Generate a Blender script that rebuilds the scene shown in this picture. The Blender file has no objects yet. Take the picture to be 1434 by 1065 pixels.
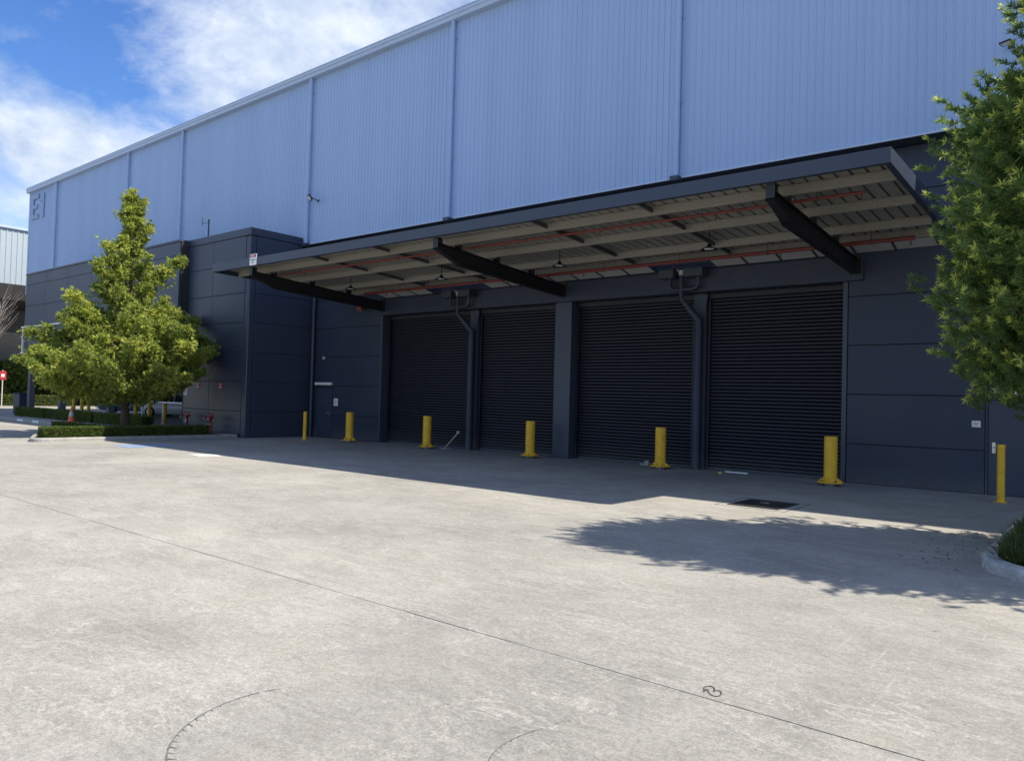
import bpy, math, random
import numpy as np
from mathutils import Vector, Matrix
random.seed(7); RNG = np.random.default_rng(11)
sc = bpy.context.scene
COL = sc.collection
# ------------------------------------------------------------------ camera
CAM_H = 1.82
YAW, PITCH, ROLL, FPX = math.radians(39.08), math.radians(1.431), math.radians(1.545), 1055.83
fw = Vector((-math.sin(YAW)*math.cos(PITCH), math.cos(YAW)*math.cos(PITCH), math.sin(PITCH)))
r0 = Vector((math.cos(YAW), math.sin(YAW), 0)); u0 = r0.cross(fw)
rr = math.cos(ROLL)*r0 + math.sin(ROLL)*u0
uu = -math.sin(ROLL)*r0 + math.cos(ROLL)*u0
cd = bpy.data.cameras.new('camera'); cam = bpy.data.objects.new('camera', cd); COL.objects.link(cam)
cam.matrix_world = Matrix(((rr.x, uu.x, -fw.x, 0), (rr.y, uu.y, -fw.y, 0), (rr.z, uu.z, -fw.z, CAM_H), (0, 0, 0, 1)))
cd.sensor_width = 36; cd.lens = FPX/1434*36; cd.clip_end = 3000; cd.clip_start = 0.05
sc.camera = cam
# ------------------------------------------------------------------ sky, sun, exposure
SD = Vector((0.675, 0.345, 1.0)).normalized()
w = bpy.data.worlds.new('World'); sc.world = w; w.use_nodes = True
nt = w.node_tree; N = nt.nodes; L = nt.links; N.clear()
def nd(t, **k):
    n = N.new(t)
    for a, b in k.items(): setattr(n, a, b)
    return n
sky = nd('ShaderNodeTexSky', sky_type='NISHITA'); sky.sun_disc = False
sky.sun_elevation = math.asin(SD.z); sky.sun_rotation = math.atan2(SD.x, SD.y)
sky.air_density = 1.0; sky.dust_density = 0.3; sky.ozone_density = 3.0
tc = nd('ShaderNodeTexCoord'); sep = nd('ShaderNodeSeparateXYZ'); L.new(tc.outputs['Generated'], sep.inputs[0])
def mth(op, a, b=None, c=None):
    m = nd('ShaderNodeMath', operation=op)
    for i, v in enumerate((a, b, c)):
        if v is None: continue
        if isinstance(v, (int, float)): m.inputs[i].default_value = v
        else: L.new(v, m.inputs[i])
    return m.outputs[0]
zz = mth('ADD', mth('MAXIMUM', sep.outputs[2], 0.0), 0.42)
px_ = mth('DIVIDE', sep.outputs[0], zz); py_ = mth('DIVIDE', sep.outputs[1], zz)
cmb = nd('ShaderNodeCombineXYZ'); L.new(px_, cmb.inputs[0]); L.new(py_, cmb.inputs[1])
CLOUD_OFF = (17.81, 24.83, 10.01)
mp = nd('ShaderNodeMapping'); L.new(cmb.outputs[0], mp.inputs[0]); mp.inputs['Location'].default_value = CLOUD_OFF
n1 = nd('ShaderNodeTexNoise'); n1.inputs['Scale'].default_value = 2.3; n1.inputs['Detail'].default_value = 11; n1.inputs['Roughness'].default_value = 0.63; n1.inputs['Distortion'].default_value = 0.25
L.new(mp.outputs[0], n1.inputs['Vector'])
n2 = nd('ShaderNodeTexNoise'); n2.inputs['Scale'].default_value = 5.5; n2.inputs['Detail'].default_value = 8; n2.inputs['Roughness'].default_value = 0.6
L.new(mp.outputs[0], n2.inputs['Vector'])
cr = nd('ShaderNodeValToRGB'); L.new(n1.outputs[0], cr.inputs[0])
cr.color_ramp.elements[0].position = 0.42; cr.color_ramp.elements[1].position = 0.62
cs = nd('ShaderNodeValToRGB'); L.new(n2.outputs[0], cs.inputs[0])
cs.color_ramp.elements[0].position = 0.36; cs.color_ramp.elements[0].color = (2.3, 3.0, 4.3, 1)
cs.color_ramp.elements[1].position = 0.62; cs.color_ramp.elements[1].color = (4.7, 5.1, 5.7, 1)
hs = nd('ShaderNodeHueSaturation'); hs.inputs['Saturation'].default_value = 1.26; hs.inputs['Hue'].default_value = 0.512; L.new(sky.outputs[0], hs.inputs['Color'])
mx = nd('ShaderNodeMix', data_type='RGBA'); L.new(cr.outputs[0], mx.inputs[0]); L.new(hs.outputs[0], mx.inputs[6]); L.new(cs.outputs[0], mx.inputs[7])
bg = nd('ShaderNodeBackground'); bg.inputs[1].default_value = 0.105; L.new(mx.outputs[2], bg.inputs[0])
wo = nd('ShaderNodeOutputWorld'); L.new(bg.outputs[0], wo.inputs[0])
sl = bpy.data.lights.new('sun', 'SUN'); sl.energy = 4.0; sl.angle = math.radians(0.53); sl.color = (1.0, 0.925, 0.80)
so = bpy.data.objects.new('sun', sl); COL.objects.link(so); so.location = (20, 10, 40)
so.rotation_euler = (-SD).to_track_quat('-Z', 'Y').to_euler()
vs = sc.view_settings; vs.view_transform = 'Standard'; vs.look = 'None'; vs.exposure = 0.9; vs.gamma = 1; vs.use_curve_mapping = False

# ------------------------------------------------------------------ materials
def mat(name, col, rough=0.6, metal=0.0, var=0.12, scale=3.0, bump=0.0, bscale=60.0, stretch=(1, 1, 1), spec=0.5, dirt=0.0, dirtcol=(0.05, 0.045, 0.04), dscale=1.2, rvar=0.1, splash=0.0):
    m = bpy.data.materials.new(name); m.use_nodes = True
    t = m.node_tree; b = t.nodes['Principled BSDF']
    b.inputs['Roughness'].default_value = rough; b.inputs['Metallic'].default_value = metal
    b.inputs['Specular IOR Level'].default_value = spec
    g = t.nodes.new('ShaderNodeNewGeometry'); mp = t.nodes.new('ShaderNodeMapping'); mp.inputs['Scale'].default_value = stretch
    t.links.new(g.outputs['Position'], mp.inputs[0])
    n = t.nodes.new('ShaderNodeTexNoise'); n.inputs['Scale'].default_value = scale; n.inputs['Detail'].default_value = 6; n.inputs['Roughness'].default_value = 0.6
    t.links.new(mp.outputs[0], n.inputs['Vector'])
    r = t.nodes.new('ShaderNodeValToRGB'); t.links.new(n.outputs[0], r.inputs[0])
    r.color_ramp.elements[0].position = 0.3; r.color_ramp.elements[1].position = 0.7
    r.color_ramp.elements[0].color = tuple(max(0, c*(1-var)) for c in col)+(1,)
    r.color_ramp.elements[1].color = tuple(min(1, c*(1+var)) for c in col)+(1,)
    out = r.outputs[0]
    if dirt > 0:
        n3 = t.nodes.new('ShaderNodeTexNoise'); n3.inputs['Scale'].default_value = dscale; n3.inputs['Detail'].default_value = 8; n3.inputs['Roughness'].default_value = 0.7
        t.links.new(mp.outputs[0], n3.inputs['Vector'])
        r3 = t.nodes.new('ShaderNodeValToRGB'); r3.color_ramp.elements[0].position = 0.5; r3.color_ramp.elements[1].position = 0.75
        r3.color_ramp.elements[1].color = (dirt, dirt, dirt, 1)
        t.links.new(n3.outputs[0], r3.inputs[0])
        x = t.nodes.new('ShaderNodeMix'); x.data_type = 'RGBA'; t.links.new(r3.outputs[0], x.inputs[0]); t.links.new(out, x.inputs[6]); x.inputs[7].default_value = dirtcol+(1,)
        out = x.outputs[2]
    if splash > 0:
        sx = t.nodes.new('ShaderNodeSeparateXYZ'); t.links.new(g.outputs['Position'], sx.inputs[0])
        mz = t.nodes.new('ShaderNodeMapRange'); t.links.new(sx.outputs[2], mz.inputs[0]); mz.inputs[1].default_value = 0.0; mz.inputs[2].default_value = 0.55; mz.inputs[3].default_value = 1; mz.inputs[4].default_value = 0
        n5 = t.nodes.new('ShaderNodeTexNoise'); n5.inputs['Scale'].default_value = 3.5; n5.inputs['Detail'].default_value = 9; n5.inputs['Roughness'].default_value = .75; t.links.new(g.outputs['Position'], n5.inputs['Vector'])
        mm = t.nodes.new('ShaderNodeMath'); mm.operation = 'MULTIPLY'; t.links.new(mz.outputs[0], mm.inputs[0]); t.links.new(n5.outputs[0], mm.inputs[1])
        mk = t.nodes.new('ShaderNodeMath'); mk.operation = 'MULTIPLY'; mk.inputs[1].default_value = splash; t.links.new(mm.outputs[0], mk.inputs[0])
        x2 = t.nodes.new('ShaderNodeMix'); x2.data_type = 'RGBA'; t.links.new(mk.outputs[0], x2.inputs[0]); t.links.new(out, x2.inputs[6]); x2.inputs[7].default_value = (0.20, 0.19, 0.17, 1)
        out = x2.outputs[2]
    t.links.new(out, b.inputs['Base Color'])
    if rvar:
        mr = t.nodes.new('ShaderNodeMapRange'); t.links.new(n.outputs[0], mr.inputs[0]); mr.inputs[3].default_value = max(0.02, rough-rvar); mr.inputs[4].default_value = min(1, rough+rvar)
        t.links.new(mr.outputs[0], b.inputs['Roughness'])
    if bump > 0:
        n2 = t.nodes.new('ShaderNodeTexNoise'); n2.inputs['Scale'].default_value = bscale; n2.inputs['Detail'].default_value = 4
        t.links.new(mp.outputs[0], n2.inputs['Vector'])
        bp = t.nodes.new('ShaderNodeBump'); bp.inputs['Strength'].default_value = bump; bp.inputs['Distance'].default_value = 0.02
        t.links.new(n2.outputs[0], bp.inputs['Height']); t.links.new(bp.outputs[0], b.inputs['Normal'])
    return m
M = {}
M['clad'] = mat('pale_blue_cladding', (0.335, 0.46, 0.69), 0.42, var=0.07, scale=0.8, stretch=(1.3, 1, .07), bump=0.14, bscale=1.1, dirt=0.16, dirtcol=(0.24, 0.29, 0.38), dscale=1.6)
M['letter'] = mat('relief_letter', (0.25, 0.34, 0.53), 0.5, var=.04)
M['trim'] = mat('pale_gutter_steel', (0.43, 0.52, 0.67), 0.4, var=0.03, scale=0.8)
M['dark'] = mat('charcoal_wall_paint', (0.024, 0.035, 0.064), 0.55, var=0.14, scale=0.9, bump=0.04, bscale=6, dirt=0.30, dirtcol=(0.060, 0.066, 0.078), dscale=1.3, splash=.5)
M['dark2'] = mat('charcoal_panel', (0.040, 0.053, 0.086), 0.45, var=0.07, scale=0.5, dirt=0.08, dirtcol=(0.12, 0.12, 0.125))
M['core'] = mat('dark_backing', (0.03, 0.03, 0.034), 0.8)
M['slat'] = mat('black_shutter_slat', (0.006, 0.007, 0.017), 0.5, var=0.15, scale=2, dirt=0.2, dirtcol=(0.03, 0.029, 0.034), dscale=2.5, splash=.3)
M['fascia'] = mat('charcoal_fascia_steel', (0.036, 0.047, 0.075), 0.42, var=0.05, scale=1.2)
M['steel'] = mat('black_painted_steel', (0.011, 0.011, 0.014), 0.5, var=0.1)
M['strap'] = mat('grey_strap_steel', (0.06, 0.06, 0.062), 0.5, var=0.1)
M['galv'] = mat('galvanised_purlin', (0.28, 0.272, 0.24), 0.5, metal=0.2, var=0.22, scale=28, rvar=0.15)
M['deck'] = mat('zinc_deck_underside', (0.28, 0.275, 0.25), 0.45, metal=0.2, var=0.12, scale=4, dirt=0.1)
M['flash'] = mat('pale_flashing', (0.50, 0.50, 0.48), 0.5, var=0.08)
M['red'] = mat('red_pipe_paint', (0.18, 0.030, 0.024), 0.45, var=0.15, scale=6, dirt=0.2)
M['firered'] = mat('red_hydrant_paint', (0.30, 0.015, 0.03), 0.4, var=0.15, scale=8)
M['chrome'] = mat('dull_brass_caps', (0.62, 0.6, 0.56), 0.35, metal=0.8, var=0.1)
M['yellow'] = mat('yellow_bollard_paint', (0.85, 0.49, 0.025), 0.48, var=0.08, scale=5, dirt=0.4, dirtcol=(0.22, 0.12, 0.03), dscale=6)
M['bolt'] = mat('dark_bolt_steel', (0.10, 0.10, 0.10), 0.5, metal=0.6)
M['white'] = mat('white_paint', (0.78, 0.79, 0.80), 0.5, var=0.05)
M['signred'] = mat('sign_red', (0.40, 0.03, 0.05), 0.45, var=0.05)
M['signtext'] = mat('sign_print', (0.06, 0.07, 0.10), 0.6)
M['glass'] = mat('dark_glass', (0.02, 0.024, 0.03), 0.08, var=0.05, rvar=0)
M['lens'] = mat('lamp_lens', (0.75, 0.76, 0.76), 0.2)
M['kerb'] = mat('worn_kerb_concrete', (0.34, 0.33, 0.31), 0.85, var=0.25, scale=5, bump=0.3, bscale=40, dirt=0.5, dirtcol=(0.13, 0.125, 0.12), dscale=2.5)
M['kerbw'] = mat('whitewashed_kerb', (0.42, 0.42, 0.41), 0.85, var=0.35, scale=9, bump=0.8, bscale=22, dirt=0.75, dirtcol=(0.16, 0.155, 0.15), dscale=4)
M['path'] = mat('footpath_concrete', (0.30, 0.295, 0.28), 0.85, var=0.12, scale=2)
M['soil'] = mat('dark_mulch', (0.055, 0.04, 0.028), 0.95, var=0.4, scale=20, bump=0.6, bscale=40)
M['bark'] = mat('grey_brown_bark', (0.10, 0.075, 0.055), 0.9, var=0.35, scale=14, stretch=(1, 1, .3), bump=0.6, bscale=40)
M['hedgecore'] = mat('hedge_inner', (0.018, 0.028, 0.010), 0.9, var=0.4, scale=20)
M['cone'] = mat('orange_cone', (0.75, 0.16, 0.06), 0.5)
M['blue'] = mat('blue_marking_paint', (0.20, 0.29, 0.47), 0.7, var=0.25, scale=9, dirt=0.9, dirtcol=(0.32, 0.31, 0.29), dscale=2.2)
M['patch'] = mat('white_marking_paint', (0.68, 0.67, 0.64), 0.8, var=0.12, scale=9, dirt=0.6, dirtcol=(0.38, 0.37, 0.345), dscale=5)
M['rubber'] = mat('rubber_mark', (0.13, 0.13, 0.128), 0.8, var=0.3, scale=15)
M['tyre'] = mat('black_tyre', (0.02, 0.02, 0.02), 0.8)
M['wire'] = mat('rusty_wire', (0.06, 0.055, 0.055), 0.5, metal=0.5)
M['jointfill'] = mat('joint_filler', (0.075, 0.072, 0.068), 0.9, var=0.3, scale=12)
M['timber'] = mat('grey_timber', (0.36, 0.33, 0.29), 0.8, var=0.2, scale=10)
M['carwhite'] = mat('white_car_paint', (0.50, 0.52, 0.55), 0.2, var=0.02, rvar=0)
M['carblue'] = mat('blue_car_paint', (0.10, 0.22, 0.42), 0.2, var=0.02, rvar=0)
M['fargrey'] = mat('far_wall_grey', (0.10, 0.108, 0.118), 0.8, var=0.15, scale=.6)
M['farclad'] = mat('far_pale_cladding', (0.36, 0.42, 0.46), 0.5, var=0.04, scale=.3)
M['farroof'] = mat('far_awning_dark', (0.018, 0.016, 0.015), 0.8, var=.2)
M['orange'] = mat('yellow_scrap', (0.7, 0.5, 0.12), 0.7)

def concrete():
    m = bpy.data.materials.new('weathered_concrete'); m.use_nodes = True
    t = m.node_tree; b = t.nodes['Principled BSDF']
    g = t.nodes.new('ShaderNodeNewGeometry')
    def noise(scale, det=6, rough=.6, st=(1, 1, 1), dist=0.0, off=(0, 0, 0), rot=0):
        mp = t.nodes.new('ShaderNodeMapping'); mp.inputs['Scale'].default_value = st; mp.inputs['Location'].default_value = off; mp.inputs['Rotation'].default_value = (0, 0, rot)
        t.links.new(g.outputs['Position'], mp.inputs[0])
        n = t.nodes.new('ShaderNodeTexNoise'); n.inputs['Scale'].default_value = scale; n.inputs['Detail'].default_value = det; n.inputs['Roughness'].default_value = rough; n.inputs['Distortion'].default_value = dist
        t.links.new(mp.outputs[0], n.inputs['Vector']); return n.outputs[0]
    def ramp(f, p0, p1, c0, c1):
        r = t.nodes.new('ShaderNodeValToRGB'); t.links.new(f, r.inputs[0])
        r.color_ramp.elements[0].position = p0; r.color_ramp.elements[1].position = p1
        r.color_ramp.elements[0].color = c0+(1,); r.color_ramp.elements[1].color = c1+(1,); return r.outputs[0]
    def mix(fac, a, c, mode='MIX'):
        x = t.nodes.new('ShaderNodeMix'); x.data_type = 'RGBA'; x.blend_type = mode
        if isinstance(fac, float): x.inputs[0].default_value = fac
        else: t.links.new(fac, x.inputs[0])
        for i, v in ((6, a), (7, c)):
            if isinstance(v, tuple): x.inputs[i].default_value = v+(1,)
            else: t.links.new(v, x.inputs[i])
        return x.outputs[2]
    base = ramp(noise(0.45, 7, .62, dist=.4), .34, .66, (0.258, 0.248, 0.221), (0.348, 0.335, 0.300))
    # broom and wheel drag streaks in two directions
    st1 = ramp(noise(1.3, 9, .72, (1.0, 2.6, 1), 1.4, rot=.35), .42, .70, (0, 0, 0), (1, 1, 1))
    base = mix(mth2(t, st1, .42), base, (0.50, 0.482, 0.435))
    st2 = ramp(noise(1.5, 9, .74, (1.9, .9, 1), 1.6, (7, 3, 0), rot=-.5), .50, .74, (0, 0, 0), (1, 1, 1))
    base = mix(mth2(t, st2, .36), base, (0.19, 0.186, 0.176))
    # yellowish stains
    st3 = ramp(noise(0.8, 6, .7, off=(13, 5, 0), dist=.8), .55, .75, (0, 0, 0), (1, 1, 1))
    base = mix(mth2(t, st3, .30), base, (0.38, 0.35, 0.25))
    big = ramp(noise(0.11, 4, .6, dist=1.0, off=(31, 9, 0)), .35, .65, (0.86, 0.86, 0.87), (1.10, 1.09, 1.07))
    base = mix(1.0, base, big, 'MULTIPLY')
    for q_, (rot_, st_, off_) in enumerate(((.62, (9, .35, 1), (2, 8, 0)), (-.35, (7, .28, 1), (17, 3, 0)), (1.25, (8, .3, 1), (5, 21, 0)))):
        sc_ = ramp(noise(2.2, 5, .65, st_, .35, off_, rot_), .66, .72, (0, 0, 0), (1, 1, 1))
        base = mix(mth2(t, sc_, .30), base, (0.53, 0.515, 0.47) if q_ < 2 else (0.20, 0.195, 0.185))
    for (sc_, off_, rot_, k_) in ((1.6, (3, 4, 0), .4, .55), (3.4, (9, 1, 0), -.6, .45), (2.3, (27, 14, 0), 1.1, .40)):
        f_ = noise(sc_, 6, .62, (1, 2.2, 1), 1.6, off_, rot_)
        r_ = t.nodes.new('ShaderNodeValToRGB'); t.links.new(f_, r_.inputs[0]); e_ = r_.color_ramp.elements
        e_[0].position = .478; e_[0].color = (0, 0, 0, 1); e_[1].position = .522; e_[1].color = (0, 0, 0, 1); m_ = e_.new(.5); m_.color = (1, 1, 1, 1)
        pr = ramp(noise(.7, 4, .6, off=(off_[1], off_[0]+40, 0)), .46, .62, (0, 0, 0), (1, 1, 1))
        pm = t.nodes.new('ShaderNodeMath'); pm.operation = 'MULTIPLY'; t.links.new(r_.outputs[0], pm.inputs[0]); t.links.new(pr, pm.inputs[1])
        base = mix(mth2(t, pm.outputs[0], k_), base, (0.49, 0.475, 0.43))
    # aggregate speckle
    sp = ramp(noise(60, 4, .75), .30, .68, (0.70, 0.70, 0.70), (1.20, 1.20, 1.20))
    base = mix(1.0, base, sp, 'MULTIPLY')
    sp2 = ramp(noise(20, 7, .8), .32, .68, (0.74, 0.74, 0.74), (1.20, 1.20, 1.20))
    base = mix(1.0, base, sp2, 'MULTIPLY')
    # small dark pits and chips
    v = t.nodes.new('ShaderNodeTexVoronoi'); v.inputs['Scale'].default_value = 1.3; t.links.new(g.outputs['Position'], v.inputs['Vector'])
    pit = ramp(v.outputs['Distance'], .018, .03, (1, 1, 1), (0, 0, 0))
    base = mix(mth2(t, pit, .7), base, (0.12, 0.115, 0.11))
    t.links.new(base, b.inputs['Base Color'])
    b.inputs['Roughness'].default_value = 0.88; b.inputs['Specular IOR Level'].default_value = 0.3
    bp = t.nodes.new('ShaderNodeBump'); bp.inputs['Strength'].default_value = 0.45; bp.inputs['Distance'].default_value = 0.006
    t.links.new(noise(55, 5, .7), bp.inputs['Height']); t.links.new(bp.outputs[0], b.inputs['Normal'])
    return m
def mth2(t, a, k):
    n = t.nodes.new('ShaderNodeMath'); n.operation = 'MULTIPLY'; t.links.new(a, n.inputs[0]); n.inputs[1].default_value = k; return n.outputs[0]
M['conc'] = concrete()

def leafmat(name, cols, transl=0.4, rough=0.45):
    m = bpy.data.materials.new(name); m.use_nodes = True
    t = m.node_tree; t.nodes.clear()
    o = t.nodes.new('ShaderNodeOutputMaterial')
    a = t.nodes.new('ShaderNodeAttribute'); a.attribute_name = 'tint'
    r = t.nodes.new('ShaderNodeValToRGB'); t.links.new(a.outputs['Fac'], r.inputs[0])
    el = r.color_ramp.elements
    while len(el) < len(cols): el.new(.5)
    for i, c in enumerate(cols): el[i].position = i/(len(cols)-1); el[i].color = c+(1,)
    p = t.nodes.new('ShaderNodeBsdfPrincipled'); p.inputs['Roughness'].default_value = rough; p.inputs['Specular IOR Level'].default_value = 0.35
    tr = t.nodes.new('ShaderNodeBsdfTranslucent')
    hs = t.nodes.new('ShaderNodeHueSaturation'); hs.inputs['Saturation'].default_value = 1.1; hs.inputs['Value'].default_value = 1.25
    t.links.new(r.outputs[0], hs.inputs['Color']); t.links.new(r.outputs[0], p.inputs['Base Color']); t.links.new(hs.outputs[0], tr.inputs['Color'])
    x = t.nodes.new('ShaderNodeMixShader'); x.inputs[0].default_value = transl
    t.links.new(p.outputs[0], x.inputs[1]); t.links.new(tr.outputs[0], x.inputs[2]); t.links.new(x.outputs[0], o.inputs[0])
    return m
M['leafR'] = leafmat('narrow_gum_leaf', [(0.10, 0.165, 0.060), (0.17, 0.255, 0.080), (0.25, 0.345, 0.095), (0.70, 0.73, 0.19)], .58)  # last stop: pale young tips, brightened in colour for sun shining on them
M['leafL'] = leafmat('olive_gum_leaf', [(0.12, 0.165, 0.048), (0.24, 0.30, 0.078), (0.40, 0.45, 0.11), (0.56, 0.56, 0.15)], .54)
M['leafH'] = leafmat('hedge_leaf', [(0.055, 0.085, 0.024), (0.10, 0.145, 0.035), (0.16, 0.21, 0.05), (0.24, 0.26, 0.07)], .35)
M['grass'] = leafmat('grass_blade', [(0.035, 0.060, 0.018), (0.065, 0.10, 0.025), (0.10, 0.14, 0.035), (0.16, 0.16, 0.06)], .3)

# ------------------------------------------------------------------ mesh helpers
class MB:
    def __init__(s): s.v = []; s.f = []; s.sm = []
    def add(s, vs, fs, smooth=False):
        o = len(s.v); s.v += [tuple(p) for p in vs]; s.f += [tuple(i+o for i in f) for f in fs]; s.sm += [smooth]*len(fs); return s
    def box(s, x0, x1, y0, y1, z0, z1, c=0.0):
        if c <= 0:
            vs = [(x, y, z) for z in (z0, z1) for y in (y0, y1) for x in (x0, x1)]
            return s.add(vs, [(0, 2, 3, 1), (4, 5, 7, 6), (0, 1, 5, 4), (2, 6, 7, 3), (0, 4, 6, 2), (1, 3, 7, 5)])
        B = ((x0, x1), (y0, y1), (z0, z1)); idx = {}; vs = []
        for sx in (0, 1):
            for sy in (0, 1):
                for sz in (0, 1):
                    sg = (sx, sy, sz)
                    for a in range(3):
                        p = []
                        for k in range(3):
                            v = B[k][sg[k]]
                            if k != a: v += c if sg[k] == 0 else -c
                            p.append(v)
                        idx[(sg, a)] = len(vs); vs.append(p)
        fs = []
        cen = Vector(((x0+x1)/2, (y0+y1)/2, (z0+z1)/2))
        def face(ids):
            p = [Vector(vs[i]) for i in ids]; n = (p[1]-p[0]).cross(p[2]-p[0]); m = sum(p, Vector())/len(p)
            fs.append(tuple(ids) if n.dot(m-cen) > 0 else tuple(reversed(ids)))
        for a in range(3):
            b_, c_ = [k for k in range(3) if k != a]
            for sa in (0, 1):
                q = []
                for (i, j) in ((0, 0), (1, 0), (1, 1), (0, 1)):
                    sg = [0, 0, 0]; sg[a] = sa; sg[b_] = i; sg[c_] = j; q.append(idx[(tuple(sg), a)])
                face(q)
            for i in (0, 1):
                for j in (0, 1):
                    s0 = [0, 0, 0]; s0[b_] = i; s0[c_] = j; s1 = list(s0); s1[a] = 1
                    face([idx[(tuple(s0), b_)], idx[(tuple(s0), c_)], idx[(tuple(s1), c_)], idx[(tuple(s1), b_)]])
        for sx in (0, 1):
            for sy in (0, 1):
                for sz in (0, 1): face([idx[((sx, sy, sz), a)] for a in range(3)])
        return s.add(vs, fs)
    def tube(s, pts, r, n=12, caps=True, smooth=True):
        pts = [Vector(p) for p in pts]; rs = r if isinstance(r, (list, tuple)) else [r]*len(pts)
        vs = []; fs = []; m = len(pts); prev = None
        for i, p in enumerate(pts):
            d = (pts[min(i+1, m-1)]-pts[max(i-1, 0)]).normalized()
            if prev is None:
                u = d.cross(Vector((0, 0, 1)) if abs(d.z) < .9 else Vector((0, 1, 0))).normalized()
            else: u = (prev-d*prev.dot(d)).normalized()
            prev = u; v = d.cross(u)
            for k in range(n):
                a = 2*math.pi*k/n; vs.append(p+rs[i]*(math.cos(a)*u+math.sin(a)*v))
        for i in range(m-1):
            for k in range(n):
                a, b = i*n+k, i*n+(k+1) % n; fs.append((a, b, b+n, a+n))
        s.add(vs, fs, smooth)
        if caps:
            s.add(vs[:n], [tuple(reversed(range(n)))]); s.add(vs[-n:], [tuple(range(n))])
        return s
    def lathe(s, prof, c=(0, 0, 0), n=24, smooth=True):
        vs = []; fs = []
        for (r, z) in prof:
            for k in range(n):
                a = 2*math.pi*k/n; vs.append((c[0]+r*math.cos(a), c[1]+r*math.sin(a), c[2]+z))
        for i in range(len(prof)-1):
            for k in range(n):
                a, b = i*n+k, i*n+(k+1) % n; fs.append((a, b, b+n, a+n))
        return s.add(vs, fs, smooth)
    def prism(s, poly, axis, a0, a1):
        # poly: 2D list in the two other axes, extruded along axis
        n = len(poly); o = [k for k in range(3) if k != axis]; vs = []
        for a in (a0, a1):
            for (p, q) in poly:
                v = [0, 0, 0]; v[axis] = a; v[o[0]] = p; v[o[1]] = q; vs.append(v)
        fs = [tuple(range(n)), tuple(range(2*n-1, n-1, -1))]+[(i, i+n, (i+1) % n+n, (i+1) % n) for i in range(n)]
        return s.add(vs, fs)
    def mesh(s, name):
        me = bpy.data.meshes.new(name); me.from_pydata(s.v, [], s.f)
        me.polygons.foreach_set('use_smooth', s.sm); me.validate(); me.update(); return me
    def build(s, name, m, parent=None, fix=True):
        me = s.mesh(name)
        if fix: fixn(me)
        return obj(name, me, m, parent)
import bmesh
def fixn(me):
    bm = bmesh.new(); bm.from_mesh(me); bmesh.ops.recalc_face_normals(bm, faces=bm.faces); bm.to_mesh(me); bm.free()
def obj(name, me, m, parent=None, loc=None):
    o = bpy.data.objects.new(name, me); COL.objects.link(o)
    if m is not None and len(me.materials) == 0: me.materials.append(M[m] if isinstance(m, str) else m)
    if parent is not None:
        o.parent = parent; o.matrix_parent_inverse = PINV.get(parent.name, Matrix())
    if loc is not None: o.location = loc
    return o
PINV = {}
def thing(name, label, cat, loc=(0, 0, 0), group=None, rz=0):
    o = bpy.data.objects.new(name, None); COL.objects.link(o); o.location = loc; o.rotation_euler = (0, 0, rz); o.empty_display_size = .2
    o['label'] = label; o['category'] = cat
    if group: o['group'] = group
    return o
def tag(o, label, cat, group=None):
    o['label'] = label; o['category'] = cat
    if group: o['group'] = group
    return o
def world_thing(name, label, cat, loc, group=None):
    # an Empty at the base whose parts are modelled in world coordinates
    o = thing(name, label, cat, loc, group); PINV[o.name] = Matrix.Translation(-Vector(loc)); return o
def struct(o): o['kind'] = 'structure'; return o
def copy_tree(o, parent=None):
    c = o.copy(); COL.objects.link(c); c.parent = parent
    for ch in o.children: copy_tree(ch, c)
    return c

# ------------------------------------------------------------------ ground
JY, JX = 4.465, -5.85
gr = MB(); gr.add([(-900, -700, -.06), (900, -700, -.06), (900, 1100, -.06), (-900, 1100, -.06)], [(0, 1, 2, 3)])
ground = struct(gr.build('ground', 'conc', fix=False))
def slab(poly):
    b = MB(); n = len(poly)
    b.add([(x, y, 0) for x, y in poly], [tuple(range(n))])
    b.add([(x, y, 0) for x, y in poly]+[(x, y, -.045) for x, y in poly], [(i, i+n, (i+1) % n+n, (i+1) % n) for i in range(n)])
    o = b.build('concrete_slab', 'conc', ground, fix=False); return o
def jag(x0, x1, n, amp, seed):
    r = random.Random(seed); xs = [x0+(x1-x0)*i/n for i in range(n+1)]; out = []; v = 0
    for x in xs:
        v = .75*v+r.uniform(-amp, amp); out.append((x, v))
    return out
gapn = 0.0055
j1 = [(x, JY+gapn+v) for x, v in jag(-60, 12, 1100, .0016, 1)]
slab([(300, 300), (-300, 300), (-300, JY), (-60, JY)]+j1+[(12, JY), (300, JY)])
j2 = [(x, JY-gapn+v) for x, v in jag(JX+.003, 12, 300, .0016, 2)]
slab([(JX+.003, -60)]+[(300, -60), (300, JY-gapn), (12, JY-gapn)]+list(reversed(j2)))
j3 = [(x, JY-gapn+v) for x, v in jag(-60, JX-.003, 800, .0016, 3)]
slab([(-300, -60), (JX-.003, -60)]+list(reversed(j3))+[(-300, JY-gapn)])
b = MB(); b.box(-60, 12, JY-.05, JY+.05, -.05, -.008); b.box(JX-.04, JX+.04, -20, JY-.06, -.05, -.004)
b.build('joint_filler', 'jointfill', ground)
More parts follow.
